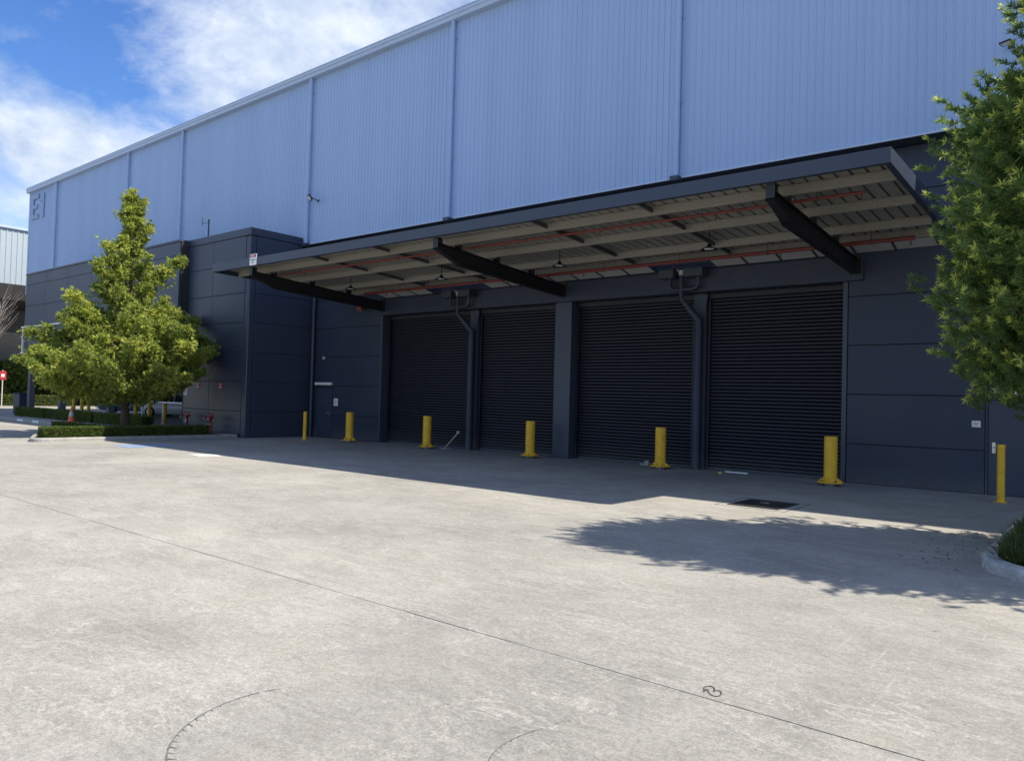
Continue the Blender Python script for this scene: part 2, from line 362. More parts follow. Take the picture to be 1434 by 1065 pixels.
# tyre scrub marks: a thin curved rubber line with tread barbs
def scrub(pts, wl=.0045, barb=.075, n=44, seed=1, side=1):
    r = random.Random(seed); P = np.array(pts); t = np.linspace(0, 1, len(P)); tt = np.linspace(0, 1, n)
    cs_ = [np.polynomial.polynomial.polyfit(t, P[:, k], 3) for k in (0, 1)]
    q = np.stack([np.polynomial.polynomial.polyval(tt, c) for c in cs_], 1)
    b = MB()
    for i in range(n-1):
        a, c = q[i], q[i+1]; d = (c-a)/np.linalg.norm(c-a); nn = np.array([-d[1], d[0]])
        ww = wl*r.uniform(.6, 1.4)*(1-.55*tt[i])
        if i > n*.8 and r.random() < .4: continue
        b.add([(*(a-nn*ww), .003), (*(c-nn*ww), .003), (*(c+nn*ww), .003), (*(a+nn*ww), .003)], [(0, 1, 2, 3)])
        if i % 2 == 0:
            L_ = barb*r.uniform(.5, 1.1)*(1-.8*tt[i]); m_ = a+(nn*.95+d*.5)*L_*side; k = d*ww*1.1
            b.add([(*(a-k), .0033), (*(a+k), .0033), (*(m_+k*.3), .0033), (*(m_-k*.3), .0033)], [(0, 1, 2, 3)])
    return b.build('scrub_mark', 'rubber', ground)
scrub([(-3.40, 1.80), (-3.61, 1.9), (-3.77, 1.96), (-3.92, 2.08), (-4.06, 2.27), (-4.08, 2.5), (-4.03, 2.71), (-3.98, 2.86)], seed=3, side=-1)
scrub([(-2.35, 2.80), (-2.47, 2.94), (-2.53, 3.1), (-2.52, 3.33), (-2.44, 3.62)], seed=5, side=-1, wl=.0035, barb=.04, n=34)
# painted markings
b = MB(); b.add([(-25.2, 10.75, .004), (-24.0, 10.7, .004), (-23.9, 12.3, .004), (-25.0, 12.35, .004)], [(0, 1, 2, 3)]); b.build('blue_marking', 'blue', ground)
b = MB(); b.add([(-20.8, 11.0, .004), (-20.0, 10.9, .004), (-19.7, 11.45, .004), (-20.4, 11.55, .004)], [(0, 1, 2, 3)]); b.build('white_marking', 'patch', ground)

# ------------------------------------------------------------------ warehouse
D, YU, YB, YV = 19.62, 19.07, 16.60, 16.20
XL, XR = -58.9, 30.0
ZT = 8.09
wh = world_thing('warehouse', 'large warehouse with pale blue ribbed upper cladding over charcoal concrete panels', 'warehouse', (-14, D, 0))
# solid backing: keeps daylight out of the joints
b = MB()
b.box(-22.55, -5.36, D+.62, 60, 0, 5.6); b.box(-5.35, XR, D+.045, 60, 0, ZT-.02); b.box(-32, -22.56, D+.045, 60, 0, ZT-.02)
b.box(-22.55, -5.36, D+.045, 60, 5.61, ZT-.02)
b.box(XL+.02, -32.01, D+.045, 60, 3.3, ZT-.02); b.box(XL+.02, XR, YU+.05, 60, ZT, 15.1)
b.box(-31.95, -27.16, YB+.045, D+.04, .0, 8.35); b.box(-50.05, -31.96, YV+.045, D+.04, 3.32, 8.3)
b.build('wall_core', 'core', wh)
b = MB(); b.prism([(18.8, 15.38), (60, 17.2), (60, 17.1), (18.8, 15.28)], 0, XL, XR); b.build('roof_sheet', 'trim', wh)
# soffit under the overhanging cladding
b = MB(); b.box(XL, XR, YU-.01, D+.03, ZT-.006, ZT+.0); b.build('soffit', 'fascia', wh)
b = MB(); b.box(XL, XR, YU-.035, YU+.02, ZT+.002, ZT+.05, .004); b.build('drip_trim', 'trim', wh)
# gutter
def gutter(x0, x1):
    b = MB(); b.prism([(18.83, 15.42), (18.83, 15.12), (YU+.02, 15.12), (YU+.02, 15.16), (18.87, 15.16), (18.87, 15.42), (18.85, 15.45), (18.81, 15.45), (18.81, 15.42)], 0, x0, x1)
    return b.build('eave_gutter', 'trim', wh)
gx = XL-.05
while gx < XR: gutter(gx, min(gx+7.38, XR)-.012); gx += 7.38
# upper cladding sheets between the downpipes
PIPES = [-53.94, -43.67, -37.56, -26.73, -18.48, -9.71, 0.4, 10.5, 20.5]
def cladding(x0, x1):
    pts = [(x0, 0)]; per = .19; x = x0+.05
    while x+per < x1:
        for dx, h in ((0, 0), (.012, .02), (.036, .02), (.048, 0), (.105, .0), (.110, .004), (.120, .004), (.125, 0)): pts.append((x+dx, h))
        x += per
    pts.append((x1, 0)); b = MB(); n = len(pts)
    vs = [(x, YU-h, ZT+.03) for x, h in pts]+[(x, YU-h, 15.14) for x, h in pts]
    b.add(vs, [(i, i+1, i+1+n, i+n) for i in range(n-1)]); return b.build('cladding_sheet', 'clad', wh, fix=False)
xs = [XL]+PIPES+[XR]
for a, c in zip(xs[:-1], xs[1:]): cladding(a, c-.0)
b = MB(); b.box(XL-.03, XL+.12, YU-.045, YU+.02, ZT+.03, 15.12, .01); b.build('corner_flashing', 'trim', wh)
b = MB(); b.box(XL-.02, XL, YU, 60, ZT, 15.3); b.build('end_wall', 'clad', wh)
# downpipes on the cladding
for x in PIPES[:7]:
    b = MB(); b.tube([(x, YU-.13, 15.13), (x, YU-.13, 8.5), (x, YU-.13, ZT+.02)], .078, 16)
    p = b.build('downpipe', 'clad', wh)
    for z in (10.2, 12.6, 14.5):
        b = MB(); b.tube([(x, YU-.13, z), (x, YU-.13, z+.05)], .086, 16); b.box(x-.12, x+.12, YU-.055, YU-.035, z, z+.045); b.build('pipe_clip', 'clad', p)
    b = MB(); b.box(x-.13, x+.13, YU-.27, YU-.02, ZT-.10, ZT+.04, .015); b.build('pipe_offset', 'fascia', p)
# E1 lettering in relief
def strokes(name, boxes):
    b = MB()
    for (x0, x1, z0, z1) in boxes: b.box(x0, x1, YU-.10, YU-.03, z0, z1, .01)
    return b.build(name, 'letter', wh)
strokes('letter_e', [(-58.30, -58.0, 13.2, 14.86), (-57.995, -57.1, 14.56, 14.86), (-57.995, -57.3, 13.9, 14.16), (-57.995, -57.1, 13.2, 13.5)])
strokes('number_one', [(-56.45, -56.15, 13.15, 14.80), (-56.80, -56.455, 14.32, 14.56)])

# charcoal wall panels (every panel its own piece with open joints)
def panel(x0, x1, z0, z1, y, mt='dark', dep=.05, name='wall_panel', g=.009, c=.006):
    b = MB(); b.box(x0+g, x1-g, y, y+dep, z0+g, z1-g, c); return b.build(name, mt, wh)
ROWS = [0.0, 0.96, 2.17, 3.37, 4.57, 5.77, 7.02, ZT-.01]
for i in range(7):
    z0, z1 = ROWS[i], ROWS[i+1]
    # right of the doors
    if i < 2:
        panel(-5.3, -2.38, z0, z1, D); panel(-1.33, 6.0, z0, z1, D)
    else: panel(-5.3, 6.0, z0, z1, D)
    panel(6.0, 18, z0, z1, D); panel(18, 30, z0, z1, D)
    # left of the doors
    if i < 2:
        panel(-27.08, -26.62, z0, z1, D); panel(-25.5, -22.62, z0, z1, D)
    elif i < 5 or True: panel(-27.08, -22.62, z0, z1, D)
    if i == 5 or i == 6:
        panel(-22.62, -14, z0, z1, D); panel(-14, -5.3, z0, z1, D)
    if i >= 3:
        panel(XL, -50.2, z0, z1, D)
panel(-22.62, -14, 5.60, 5.77, D); panel(-14, -5.3, 5.60, 5.77, D)
# projecting block
BR = [.13, 1.05, 2.24, 3.43, 4.62, 5.81, 7.0, 8.1]
for i in range(7):
    for x0, x1 in ((-32.0, -29.9), (-29.9, -27.42)): panel(x0, x1, BR[i], BR[i+1], YB, 'dark2', name='block_panel')
    z0 = 0.0 if i == 0 else BR[i]
    b = MB(); b.box(-27.15, -27.1, YB+.30, YU if i == 6 else D-.002, z0+.008, BR[i+1]-.008, .005); b.build('block_panel', 'dark2', wh)
b = MB(); b.box(-27.41, -27.1, YB+.0, YB+.285, .0, 8.092, .03); b.build('corner_panel', 'dark2', wh)
b = MB(); b.box(-32.0, -27.08, YB-.02, YB+.2, 8.108, 8.42, .02); b.box(-27.28, -27.078, YB+.202, YU-.04, 8.108, 8.42, .02); b.build('parapet_cap', 'dark2', wh)
VR = [3.3, 4.2, 5.3, 6.48, 7.71, 8.3]
vx = [-50.1+3.017*k for k in range(7)]; vx[-1] = -32.0
for i in range(5):
    for k in range(6): panel(vx[k], vx[k+1], VR[i], VR[i+1], YV, 'dark2', name='block_panel')
    b = MB(); b.box(-32.06, -32.0, YV+.06, YB+.04, VR[i]+.008, VR[i+1]-.008, .005); b.build('block_panel', 'dark2', wh)
b = MB(); b.box(-50.14, -31.97, YV-.03, YV+.2, 8.305, 8.40, .01); b.box(-32.18, -31.972, YV+.202, YB+.3, 8.305, 8.40, .01); b.build('parapet_cap', 'dark2', wh)
b = MB(); b.box(-50.1, -32.03, YV+.05, 19.66, 3.2, 3.298); b.build('undercroft_ceiling', 'fargrey', wh)
b = MB(); b.box(XL, -32.0, 19.67, 59, 3.2, 3.295); b.build('undercroft_ceiling', 'fargrey', wh)
b = MB(); b.box(XL, -32, 32, 32.2, 0, 3.2); b.box(-32.2, -32.0, YB+.06, 31.9, 0, 3.19); b.build('undercroft_wall', 'core', wh)
for x in (-49.2, -44.7, -38.7):
    b = MB(); b.box(x-.16, x+.16, YV+.05, YV+.35, 0.13, 3.195, .01); b.build('undercroft_post', 'fargrey', wh)

# dock opening: header, piers, mullions
b = MB(); b.box(-22.62, -4.95, D-.12, D+.3, 4.95, 5.58, .008); b.build('header_beam', 'dark', wh)
b = MB(); b.box(-14.2, -13.57, D-.01, D+.5, 0, 4.949, .006); b.build('pier', 'dark2', wh)
for x0, x1 in ((-22.61, -22.5), (-5.42, -5.31)):
    b = MB(); b.box(x0, x1, D-.02, D+.55, 0, 4.948, .006); b.build('door_jamb', 'dark2', wh)
for x in (-17.88, -9.30):
    b = MB(); b.box(x-.21, x+.17, D+.20, D+.6, 0, 4.948, .006); b.build('mullion', 'dark', wh)
# roller doors: every slat is its own object
def slatmesh(wd):
    prof = [(0, .004), (.008, .0), (-.012, .012), (-.024, .030), (-.027, .052), (-.022, .074), (-.008, .090), (.004, .0955)]
    prof = [(0.006, .0), (-.014, .010), (-.024, .028), (-.026, .052), (-.021, .074), (-.008, .089), (.006, .096)]
    b = MB(); n = len(prof); b.add([(0, y, z) for y, z in prof]+[(wd, y, z) for y, z in prof], [(i, i+1, i+1+n, i+n) for i in range(n-1)], True)
    b.add([(0, .012, 0), (wd, .012, 0), (wd, .012, .096), (0, .012, .096)], [(0, 1, 2, 3)])
    return b.mesh('slat')
DOORS = [(-22.5, -18.10), (-17.70, -14.2), (-13.57, -9.52), (-9.12, -5.42)]
YD = D+.42
for x0, x1 in DOORS:
    b = MB()
    for xa, xb in ((x0+.004, x0+.07), (x1-.06, x1-.004)):
        b.box(xa, xb, YD-.10, YD-.04, 0, 4.94, .004); b.box(xa, xb, YD+.03, YD+.07, 0, 4.94)
    b.box(x0+.004, x1-.004, YD-.12, YD+.1, 4.80, 4.945, .004)
    dr = b.build('roller_door', 'slat', wh)
    me = slatmesh(x1-x0-.12); me.materials.append(M['slat'])
    for k in range(48):
        o = bpy.data.objects.new('slat', me); COL.objects.link(o); o.parent = dr; o.matrix_parent_inverse = Matrix.Translation((14, -D, 0)).inverted() @ Matrix.Translation((14, -D, 0))
        o.location = (x0+.06, YD+random.uniform(-.002, .002), .085+k*.0985)
    b = MB(); b.box(x0+.07, x1-.07, YD-.05, YD+.03, .005, .085, .008); b.build('bottom_bar', 'dark', dr)
# personnel doors
def pdoor(x0, x1, side, bar):
    b = MB(); b.box(x0-.0, x0+.05, D-.015, D+.08, 0, 2.16, .004); b.box(x1-.05, x1, D-.015, D+.08, 0, 2.16, .004); b.box(x0+.051, x1-.051, D-.015, D+.08, 2.09, 2.16, .004)
    dr = b.build('personnel_door', 'dark', wh)
    b = MB(); b.box(x0+.055, x1-.055, D+.012, D+.042, .012, 2.085, .004); b.build('door_leaf', 'dark2', dr)
    hx = x0+.16 if side < 0 else x1-.16
    b = MB(); b.box(hx-.035, hx+.035, D+.0, D+.012, .92, 1.16, .004); b.build('lock_plate', 'chrome' if bar == 0 else 'strap', dr)
    b = MB(); b.tube([(hx, D+.0, 1.05), (hx, D-.06, 1.05), (hx-side*.13, D-.065, 1.05)], .011, 8); b.tube([(hx+.0, D-.0, .97), (hx, D-.03, .97)], .016, 8); b.build('lever_handle', 'chrome', dr)
    return dr
pdoor(-2.38, -1.33, -1, 0); pdoor(-26.62, -25.5, 1, 1)
# corner downpipe beside the projecting block
b = MB(); b.tube([(-26.78, D-.13, 0), (-26.78, D-.13, ZT-.05)], .075, 16); b.build('downpipe', 'fascia', wh)
# rain heads and lower drain columns
for xc in (-17.88, -9.30):
    b = MB(); b.tube([(xc, D+.06, 0), (xc, D+.06, 4.12), (xc-.0, D+.05, 4.2), (xc-.33, D-.28, 4.72), (xc-.36, D-.30, 4.80), (xc-.36, D-.30, 5.52)], [.112, .112, .105, .068, .062, .062], 18)
    p = b.build('drain_column', 'dark', wh)
    for xa, xb in ((xc-.98, xc-.52), (xc-.20, xc+.36)):
        b = MB(); b.box(xa, xb, D-.52, D-.14, 5.34, 5.58, .008); b.build('rain_head', 'fascia', p)
    b = MB(); b.tube([(xc-.72, D-.30, 5.34), (xc-.72, D-.30, 5.12), (xc-.66, D-.30, 5.05), (xc-.56, D-.30, 5.02), (xc-.02, D-.30, 5.02), (xc+.08, D-.30, 5.05), (xc+.14, D-.30, 5.12), (xc+.14, D-.30, 5.34)], .05, 12); b.build('overflow_pipe', 'fascia', p)
    b = MB(); b.tube([(xc-.36, D-.30, 5.42), (xc-.36, D-.30, 5.56)], .082, 12); b.tube([(xc-.47, D-.34, 5.53), (xc-.47, D-.34, 5.60)], .02, 8); b.build('pipe_collar', 'flash', p)
    b = MB(); b.prism([(xc-.22, 4.9), (xc+.22, 4.9), (xc+.07, 4.26), (xc-.07, 4.26)], 1, D+.195, D+.215); b.build('spreader_plate', 'dark2', wh)

# ------------------------------------------------------------------ canopy
CX0, CX1, CY0, CY1 = -24.66, -3.05, 13.65, 19.46
cn = world_thing('dock_canopy', 'flat charcoal steel canopy cantilevered over the roller doors', 'canopy', (-13.85, D, 5.2))
def dz(y): return 6.15-(y-13.7)*.050
b = MB(); b.box(CX0, CX1, CY0, CY0+.04, 5.955, 6.22, .004); b.box(CX0+.01, CX1-.01, CY0+.041, CY0+.11, 5.957, 5.975); b.build('front_fascia', 'fascia', cn)
for x0, x1, nm in ((CX0, CX0+.04, 'end_fascia'), (CX1-.04, CX1, 'end_fascia')):
    b = MB(); b.prism([(CY0+.042, 5.955), (CY1, 5.80), (CY1, 6.20), (CY0+.042, 6.22)], 0, x0, x1); b.build(nm, 'fascia', cn)
    xi = x1+.001 if x0 == CX0 else x0-.071
    b = MB(); b.prism([(CY0+.12, 5.957), (CY1, 5.803), (CY1, 5.82), (CY0+.12, 5.974)], 0, xi, xi+.07); b.build('fascia_lip', 'fascia', cn)
pts = []; x = CX0+.045
while x < CX1-.3:
    pts += [(x, 0), (x+.18, 0), (x+.19, .05), (x+.225, .05), (x+.235, 0)]; x += .27
pts.append((CX1-.045, 0)); n = len(pts); b = MB()
b.add([(x, CY0+.045, dz(CY0)+h) for x, h in pts]+[(x, CY1, dz(CY1)+h) for x, h in pts], [(i, i+1, i+1+n, i+n) for i in range(n-1)])
b.build('deck_sheet', 'deck', cn, fix=False)
PUR = [14.62, 16.20, 17.82, 18.82]
for y in PUR:
    zt = dz(y)-.004; b = MB()
    b.prism([(y, zt), (y-.07, zt), (y-.07, zt-.015), (y-.012, zt-.015), (y-.012, zt-.165), (y+.055, zt-.165), (y+.055, zt-.14), (y+.067, zt-.14), (y+.067, zt-.18), (y, zt-.18)], 0, CX0+.06, CX1-.12)
    b.build('purlin', 'galv', cn)
for x in (-8.0, -10.85, -16.5, -19.35):
    ys = [13.72]+PUR
    for y0, y1 in zip(ys[:-1], ys[1:]):
        z0, z1 = dz(y0)-.05, dz(y1)-.05; b = MB()
        b.prism([(y0+.08, z0), (y1-.08, z1), (y1-.08, z1-.09), (y0+.08, z0-.09)], 0, x-.03, x+.03); b.build('bridging_strap', 'strap', cn)
ARMS = (-5.12, -13.85, -22.42)
for x in ARMS:
    top = [(13.78, 5.825), (19.50, 5.47)]; bot = [(19.50, 5.13), (14.66, 5.37), (13.78, 5.68)]
    b = MB(); b.prism(top+bot, 0, x-.012, x+.012); a = b.build('canopy_arm', 'steel', cn)
    b = MB(); b.prism([(13.78, 5.825), (19.5, 5.47), (19.5, 5.45), (13.78, 5.805)], 0, x-.085, x+.085); b.build('top_flange', 'steel', a)
    b = MB(); b.prism([(14.66, 5.37), (19.50, 5.13), (19.50, 5.11), (14.60, 5.35)], 0, x-.085, x+.085); b.prism([(13.76, 5.68), (14.66, 5.385), (14.66, 5.365), (13.76, 5.66)], 0, x-.085, x+.085); b.build('bottom_flange', 'steel', a)
    b = MB(); b.box(x-.13, x+.13, 19.47, 19.499, 5.08, 5.62); b.build('end_plate', 'steel', a)
    b = MB(); b.box(x-.085, x+.085, 13.76, 13.778, 5.66, 5.955); b.box(x-.075, x+.075, 13.777, 13.95, 5.815, 5.957); b.build('tip_stub', 'steel', a)
    for y in PUR[:3]:
        zb = 5.825-(y-13.78)*.062
        b = MB(); b.box(x-.07, x+.07, y+.07, y+.09, zb-.02, dz(y)-.03); b.box(x-.07, x-.055, y-.06, y+.07, zb-.02, dz(y)-.22); b.build('cleat', 'steel', a)
# sprinkler pipes
for (y, z, x0, x1, r) in ((15.05, 5.89, -24.0, -3.78, .030), (18.5, 5.645, -22.3, -3.62, .048)):
    b = MB(); b.tube([(x0, y, z), (x1, y, z)], r, 12); p = b.build('sprinkler_pipe', 'red', cn)
    x = x1-.08
    while x > x0:
        b = MB(); b.tube([(x, y, z-.02), (x, y, z-.13)], .014, 8); b.lathe([(0.001, -.15), (.028, -.148), (.028, -.142), (.012, -.13)], (x, y, z), 10); b.build('sprinkler_head', 'red', p); x -= 2.9
    x = x1-.9
    while x > x0:
        b = MB(); b.tube([(x, y, z-.0), (x, y, dz(y)-.01)], .008, 6); b.tube([(x-.02, y, z), (x+.02, y, z)], r+.012, 12); b.build('pipe_hanger', 'strap', p); x -= 2.4
# pale flashing panels and brackets behind the last purlin
x = CX1-.25; gaps = [(-10.35, -8.85), (-18.95, -17.4)]
while x > CX0+1.0:
    x0 = x-.86
    if not any(x0 < g1 and x > g0 for g0, g1 in gaps) and x0 > -22.3 or x0 > -4.6:
        b = MB(); b.prism([(18.95, 5.70), (19.42, 5.60), (19.42, 5.61), (18.95, 5.71)], 0, x0, x-.02); b.build('flashing_panel', 'flash', cn)
        b = MB(); b.prism([(18.90, 5.69), (19.45, 5.57), (19.45, 5.598), (18.90, 5.715)], 0, x-.012, x+.03); b.build('flashing_bracket', 'strap', cn)
    x -= .90
# danger sign at the fascia
def sign_board(name, label, cat, x0, x1, z0, z1, y, header=None, lines=(), frame=None, group=None, base='white'):
    b = MB(); b.box(x0, x1, y-.012, y, z0, z1, .002); o = b.build(name, base, None); tag(o, label, cat, group)
    yy = y-.0145
    if header:
        b = MB(); b.box(x0+.02, x1-.02, yy, y-.0122, header[0], header[1]); b.build('header_band', 'signred', o)
        b = MB(); zc = (header[0]+header[1])/2; h = (header[1]-header[0])*.22
        for k in range(6):
            xx = x0+.09+k*(x1-x0-.2)/6; b.box(xx, xx+(x1-x0-.2)/8.5, yy-.002, yy-.0002, zc-h, zc+h)
        b.build('header_print', 'white', o)
    if lines:
        b = MB()
        for (a0, a1, zc, h) in lines:
            k = 0; xx = x0+a0*(x1-x0); xe = x0+a1*(x1-x0)
            while xx < xe:
                wl = random.uniform(.02, .035)*(x1-x0)/.4; b.box(xx, min(xe, xx+wl), yy, y-.0122, zc-h/2, zc+h/2); xx += wl*1.35
        b.build('print_line', 'signtext' if base == 'white' else 'white', o)
    return o
sign_board('warning_sign', 'small white sign with red header fixed on the canopy fascia', 'sign', -22.30, -21.90, 5.965, 6.33, CY0-.002, header=(6.22, 6.31), lines=[(.15, .85, 6.14, .035), (.35, .6, 6.06, .035)])
# pendant lamps under the canopy
def pendant(x, lab):
    t = thing('pendant_lamp', lab, 'lamp', (x, 16.70, 5.50), 'pendant lamps under the canopy')
    b = MB(); b.lathe([(.0, .12), (.045, .12), (.055, .06), (.10, .045), (.20, .0), (.205, -.012), (.19, -.012), (.10, .03), (0, .035)], n=24); b.build('lamp_shade', 'steel', t)
    b = MB(); b.lathe([(0, -.012), (.10, -.008), (.13, .01), (0, .012)], n=20); b.build('lamp_lens', 'lens', t)
    b = MB(); b.tube([(0, 0, .12), (0, 0, dz(16.7)-5.5-.02)], .012, 8); b.lathe([(.0, dz(16.7)-5.53), (.05, dz(16.7)-5.53), (.05, dz(16.7)-5.5-.005), (0, dz(16.7)-5.5-.005)], n=12); b.build('hanging_rod', 'steel', t)
PLAB = ['black dome pendant lamp hanging between the first canopy arm and the wall downpipe', 'black dome pendant lamp hanging over the second roller door near the middle canopy arm', 'black dome pendant lamp hanging just past the middle canopy arm over the third roller door', 'black dome pendant lamp hanging near the canopy arm at the sunlit end fascia']
PLAB[0] = 'black dome pendant lamp just inside the canopy arm below the red-headed sign'
PLAB[1] = 'black dome pendant lamp under the canopy in front of the first rain head'
for x, l in zip((-20.9, -16.5, -12.0, -7.65), PLAB): pendant(x, l)

# ------------------------------------------------------------------ fittings on the walls
def flood(x, z, lab):
    t = thing('floodlight', lab, 'floodlight', (x, YU-.03, z), 'floodlights on the cladding'); t.scale = (.8,)*3 if x < -10 else (.5,)*3
    b = MB(); b.box(-.05, .05, -.03, 0, -.06, .06, .004); b.tube([(0, -.03, 0), (0, -.42, .06)], .022, 10); b.build('wall_bracket', 'steel', t)
    h = MB(); h.box(-.24, .24, -.08, .0, -.16, .16, .012); h = h.build('lamp_housing', 'steel', t); h.location = (-.05, -.48, .08); h.rotation_euler = (math.radians(38 if x < -10 else 80), 0, math.radians(-25))
    l = MB(); l.box(-.19, .19, -.0825, -.0805, -.115, .115); l.build('lamp_lens', 'lens', h)
    return t
flood(-26.10, 9.86, 'black floodlight on the pale cladding beside a downpipe above the charcoal block')
flood(-1.95, 9.65, 'black floodlight on the pale cladding half hidden by the leafy tree top')
# antenna on the projecting block
t = thing('aerial_mast', 'thin grey aerial mast standing on the roof of the charcoal block', 'aerial', (-32.05, 17.5, 8.35))
b = MB(); b.tube([(0, 0, 0), (0, 0, 1.08)], .03, 8); b.build('mast', 'strap', t)
b = MB(); b.tube([(.05, 0, 1.05), (-.6, 0, 1.08)], .014, 6); b.tube([(-.58, 0, 1.0), (-.58, 0, 1.35)], .014, 6); b.tube([(-.0, 0, 1.0), (-.0, 0, 1.2)], .035, 8); b.build('boom', 'strap', t)
# small wall things
o = sign_board('door_notice', 'white notice on the dark wall beside the bar-lit door', 'notice', -25.40, -25.14, 1.36, 1.66, D-.001, lines=[(.15, .85, 1.58, .02), (.15, .7, 1.52, .02), (.15, .8, 1.46, .02)])
o = sign_board('door_notice', 'square white notice beside the door behind the thin bollard and tree', 'notice', -2.64, -2.47, 1.48, 1.62, D-.001, lines=[(.15, .85, 1.57, .012), (.15, .7, 1.53, .012)])
t = world_thing('bulkhead_light', 'long grey bulkhead light over the door next to the charcoal block', 'light', (-26.0, D, 2.22))
b = MB(); b.box(-26.62, -25.5, D-.10, D-.001, 2.20, 2.32, .01); b.build('lamp_body', 'flash', t)
b = MB(); b.box(-26.58, -25.54, D-.115, D-.101, 2.21, 2.31, .004); b.build('lamp_lens', 'lens', t)
t = world_thing('bulkhead_light', 'short white light above the door behind the leafy tree', 'light', (-1.9, D, 2.22))
b = MB(); b.box(-2.25, -1.45, D-.09, D-.001, 2.20, 2.30, .01); b.build('lamp_body', 'flash', t)
b = MB(); b.box(-2.22, -1.48, D-.10, D-.091, 2.21, 2.29, .003); b.build('lamp_lens', 'lens', t)
t = world_thing('wall_sensor', 'small round grey sensor on the dark wall above the bar light', 'sensor', (-26.07, D, 3.34))
b = MB(); b.tube([(-26.07, D, 3.34), (-26.07, D-.05, 3.34)], .09, 16); b.build('sensor_base', 'strap', t)
b = MB(); b.tube([(-26.07, D-.05, 3.34), (-26.07, D-.10, 3.32), (-26.07, D-.13, 3.30)], [.07, .06, .02], 16); b.build('sensor_dome', 'flash', t)
t = world_thing('alarm_horn', 'red alarm horn on the wall under the end canopy arm', 'alarm', (-23.6, D, 5.22))
b = MB(); b.box(-23.72, -23.52, D-.10, D-.001, 5.22, 5.42, .02); b.build('alarm_body', 'red', t)
b = MB(); b.tube([(-23.62, D-.10, 5.32), (-23.60, D-.20, 5.30), (-23.58, D-.34, 5.27)], [.04, .06, .13], 16); b.build('horn_bell', 'red', t)
# signs on the block
sign_board('block_sign', 'tall narrow white sign on the charcoal block at the undercroft edge', 'sign', -31.98, -31.66, 1.62, 2.12, YB-.001, lines=[(.3, .7, 2.02, .03), (.3, .7, 1.92, .03), (.3, .7, 1.80, .03), (.3, .7, 1.70, .03)])
def firesign(x, lab):
    o = sign_board('fire_sign', lab, 'sign', x-.17, x+.17, 1.91, 2.17, YB-.001, base='signred', group='red fire signs on the charcoal block')
    me = MB(); me.add([(x+.05*math.cos(a), YB-.0146, 2.10+.035*math.sin(a)) for a in [2*math.pi*k/12 for k in range(12)]], [tuple(range(12))]); me.box(x-.11, x+.11, YB-.0148, YB-.0122, 1.97, 2.015); me.build('pictogram', 'white', o)
firesign(-30.80, 'red fire sign above the slim hydrant half behind the hedge'); firesign(-28.97, 'red fire sign above the bulky twin-valve hydrant')

# ------------------------------------------------------------------ fire hydrants
def hydrant(x, y, lab, twin):
    t = thing('fire_hydrant', lab, 'hydrant', (x, y, .135))
    b = MB(); b.tube([(0, 0, 0), (0, 0, .60)], .055 if not twin else .07, 14); b.lathe([(.0, 0), (.11, 0), (.11, .025), (.06, .03)], n=16); b.build('riser', 'firered', t)
    b = MB(); b.tube([(-.20, 0, .64), (.20, 0, .64)], .055, 12); b.tube([(0, 0, .58), (0, 0, .70)], .07, 12); b.build('tee_head', 'firered', t)
    for s in (-1, 1):
        v = MB(); v.tube([(s*.17, 0, .64), (s*.17, -.12, .60), (s*.17, -.17, .56)], .04, 10); v = v.build('outlet', 'firered', t)
        c = MB(); c.tube([(s*.17, -.165, .565), (s*.17, -.215, .525)], .052, 12); c.build('outlet_cap', 'chrome', v)
        wv = MB(); wv.lathe([(.085, .0), (.10, .012), (.085, .024), (.07, .012), (.085, .0)], (s*.17, 0, .76), 16); wv.tube([(s*.17, 0, .68), (s*.17, 0, .79)], .014, 8); wv.box(s*.17-.08, s*.17+.08, -.008, .008, .766, .778); wv.build('hand_wheel', 'firered', t)
    if twin:
        b = MB(); b.tube([(-.13, 0, .34), (.13, 0, .34)], .05, 12); b.tube([(.06, 0, .30), (.12, .0, .12), (.12, 0, 0)], .045, 10); b.tube([(0, 0, .2), (-.12, -.03, .06), (-.2, -.05, .01)], .03, 10); b.build('lower_manifold', 'firered', t)
        for s in (-1, 1):
            c = MB(); c.tube([(s*.12, -.02, .34), (s*.12, -.14, .30)], .045, 12); c.build('outlet_cap', 'chrome', t)
    else:
        b = MB(); b.box(-.045, .045, -.068, -.058, .36, .50); b.build('tag_plate', 'white', t)
hydrant(-30.95, 16.25, 'slim red fire hydrant with white tag behind the hedge end', False)
hydrant(-29.02, 16.22, 'bulky red twin-valve fire hydrant against the charcoal block', True)

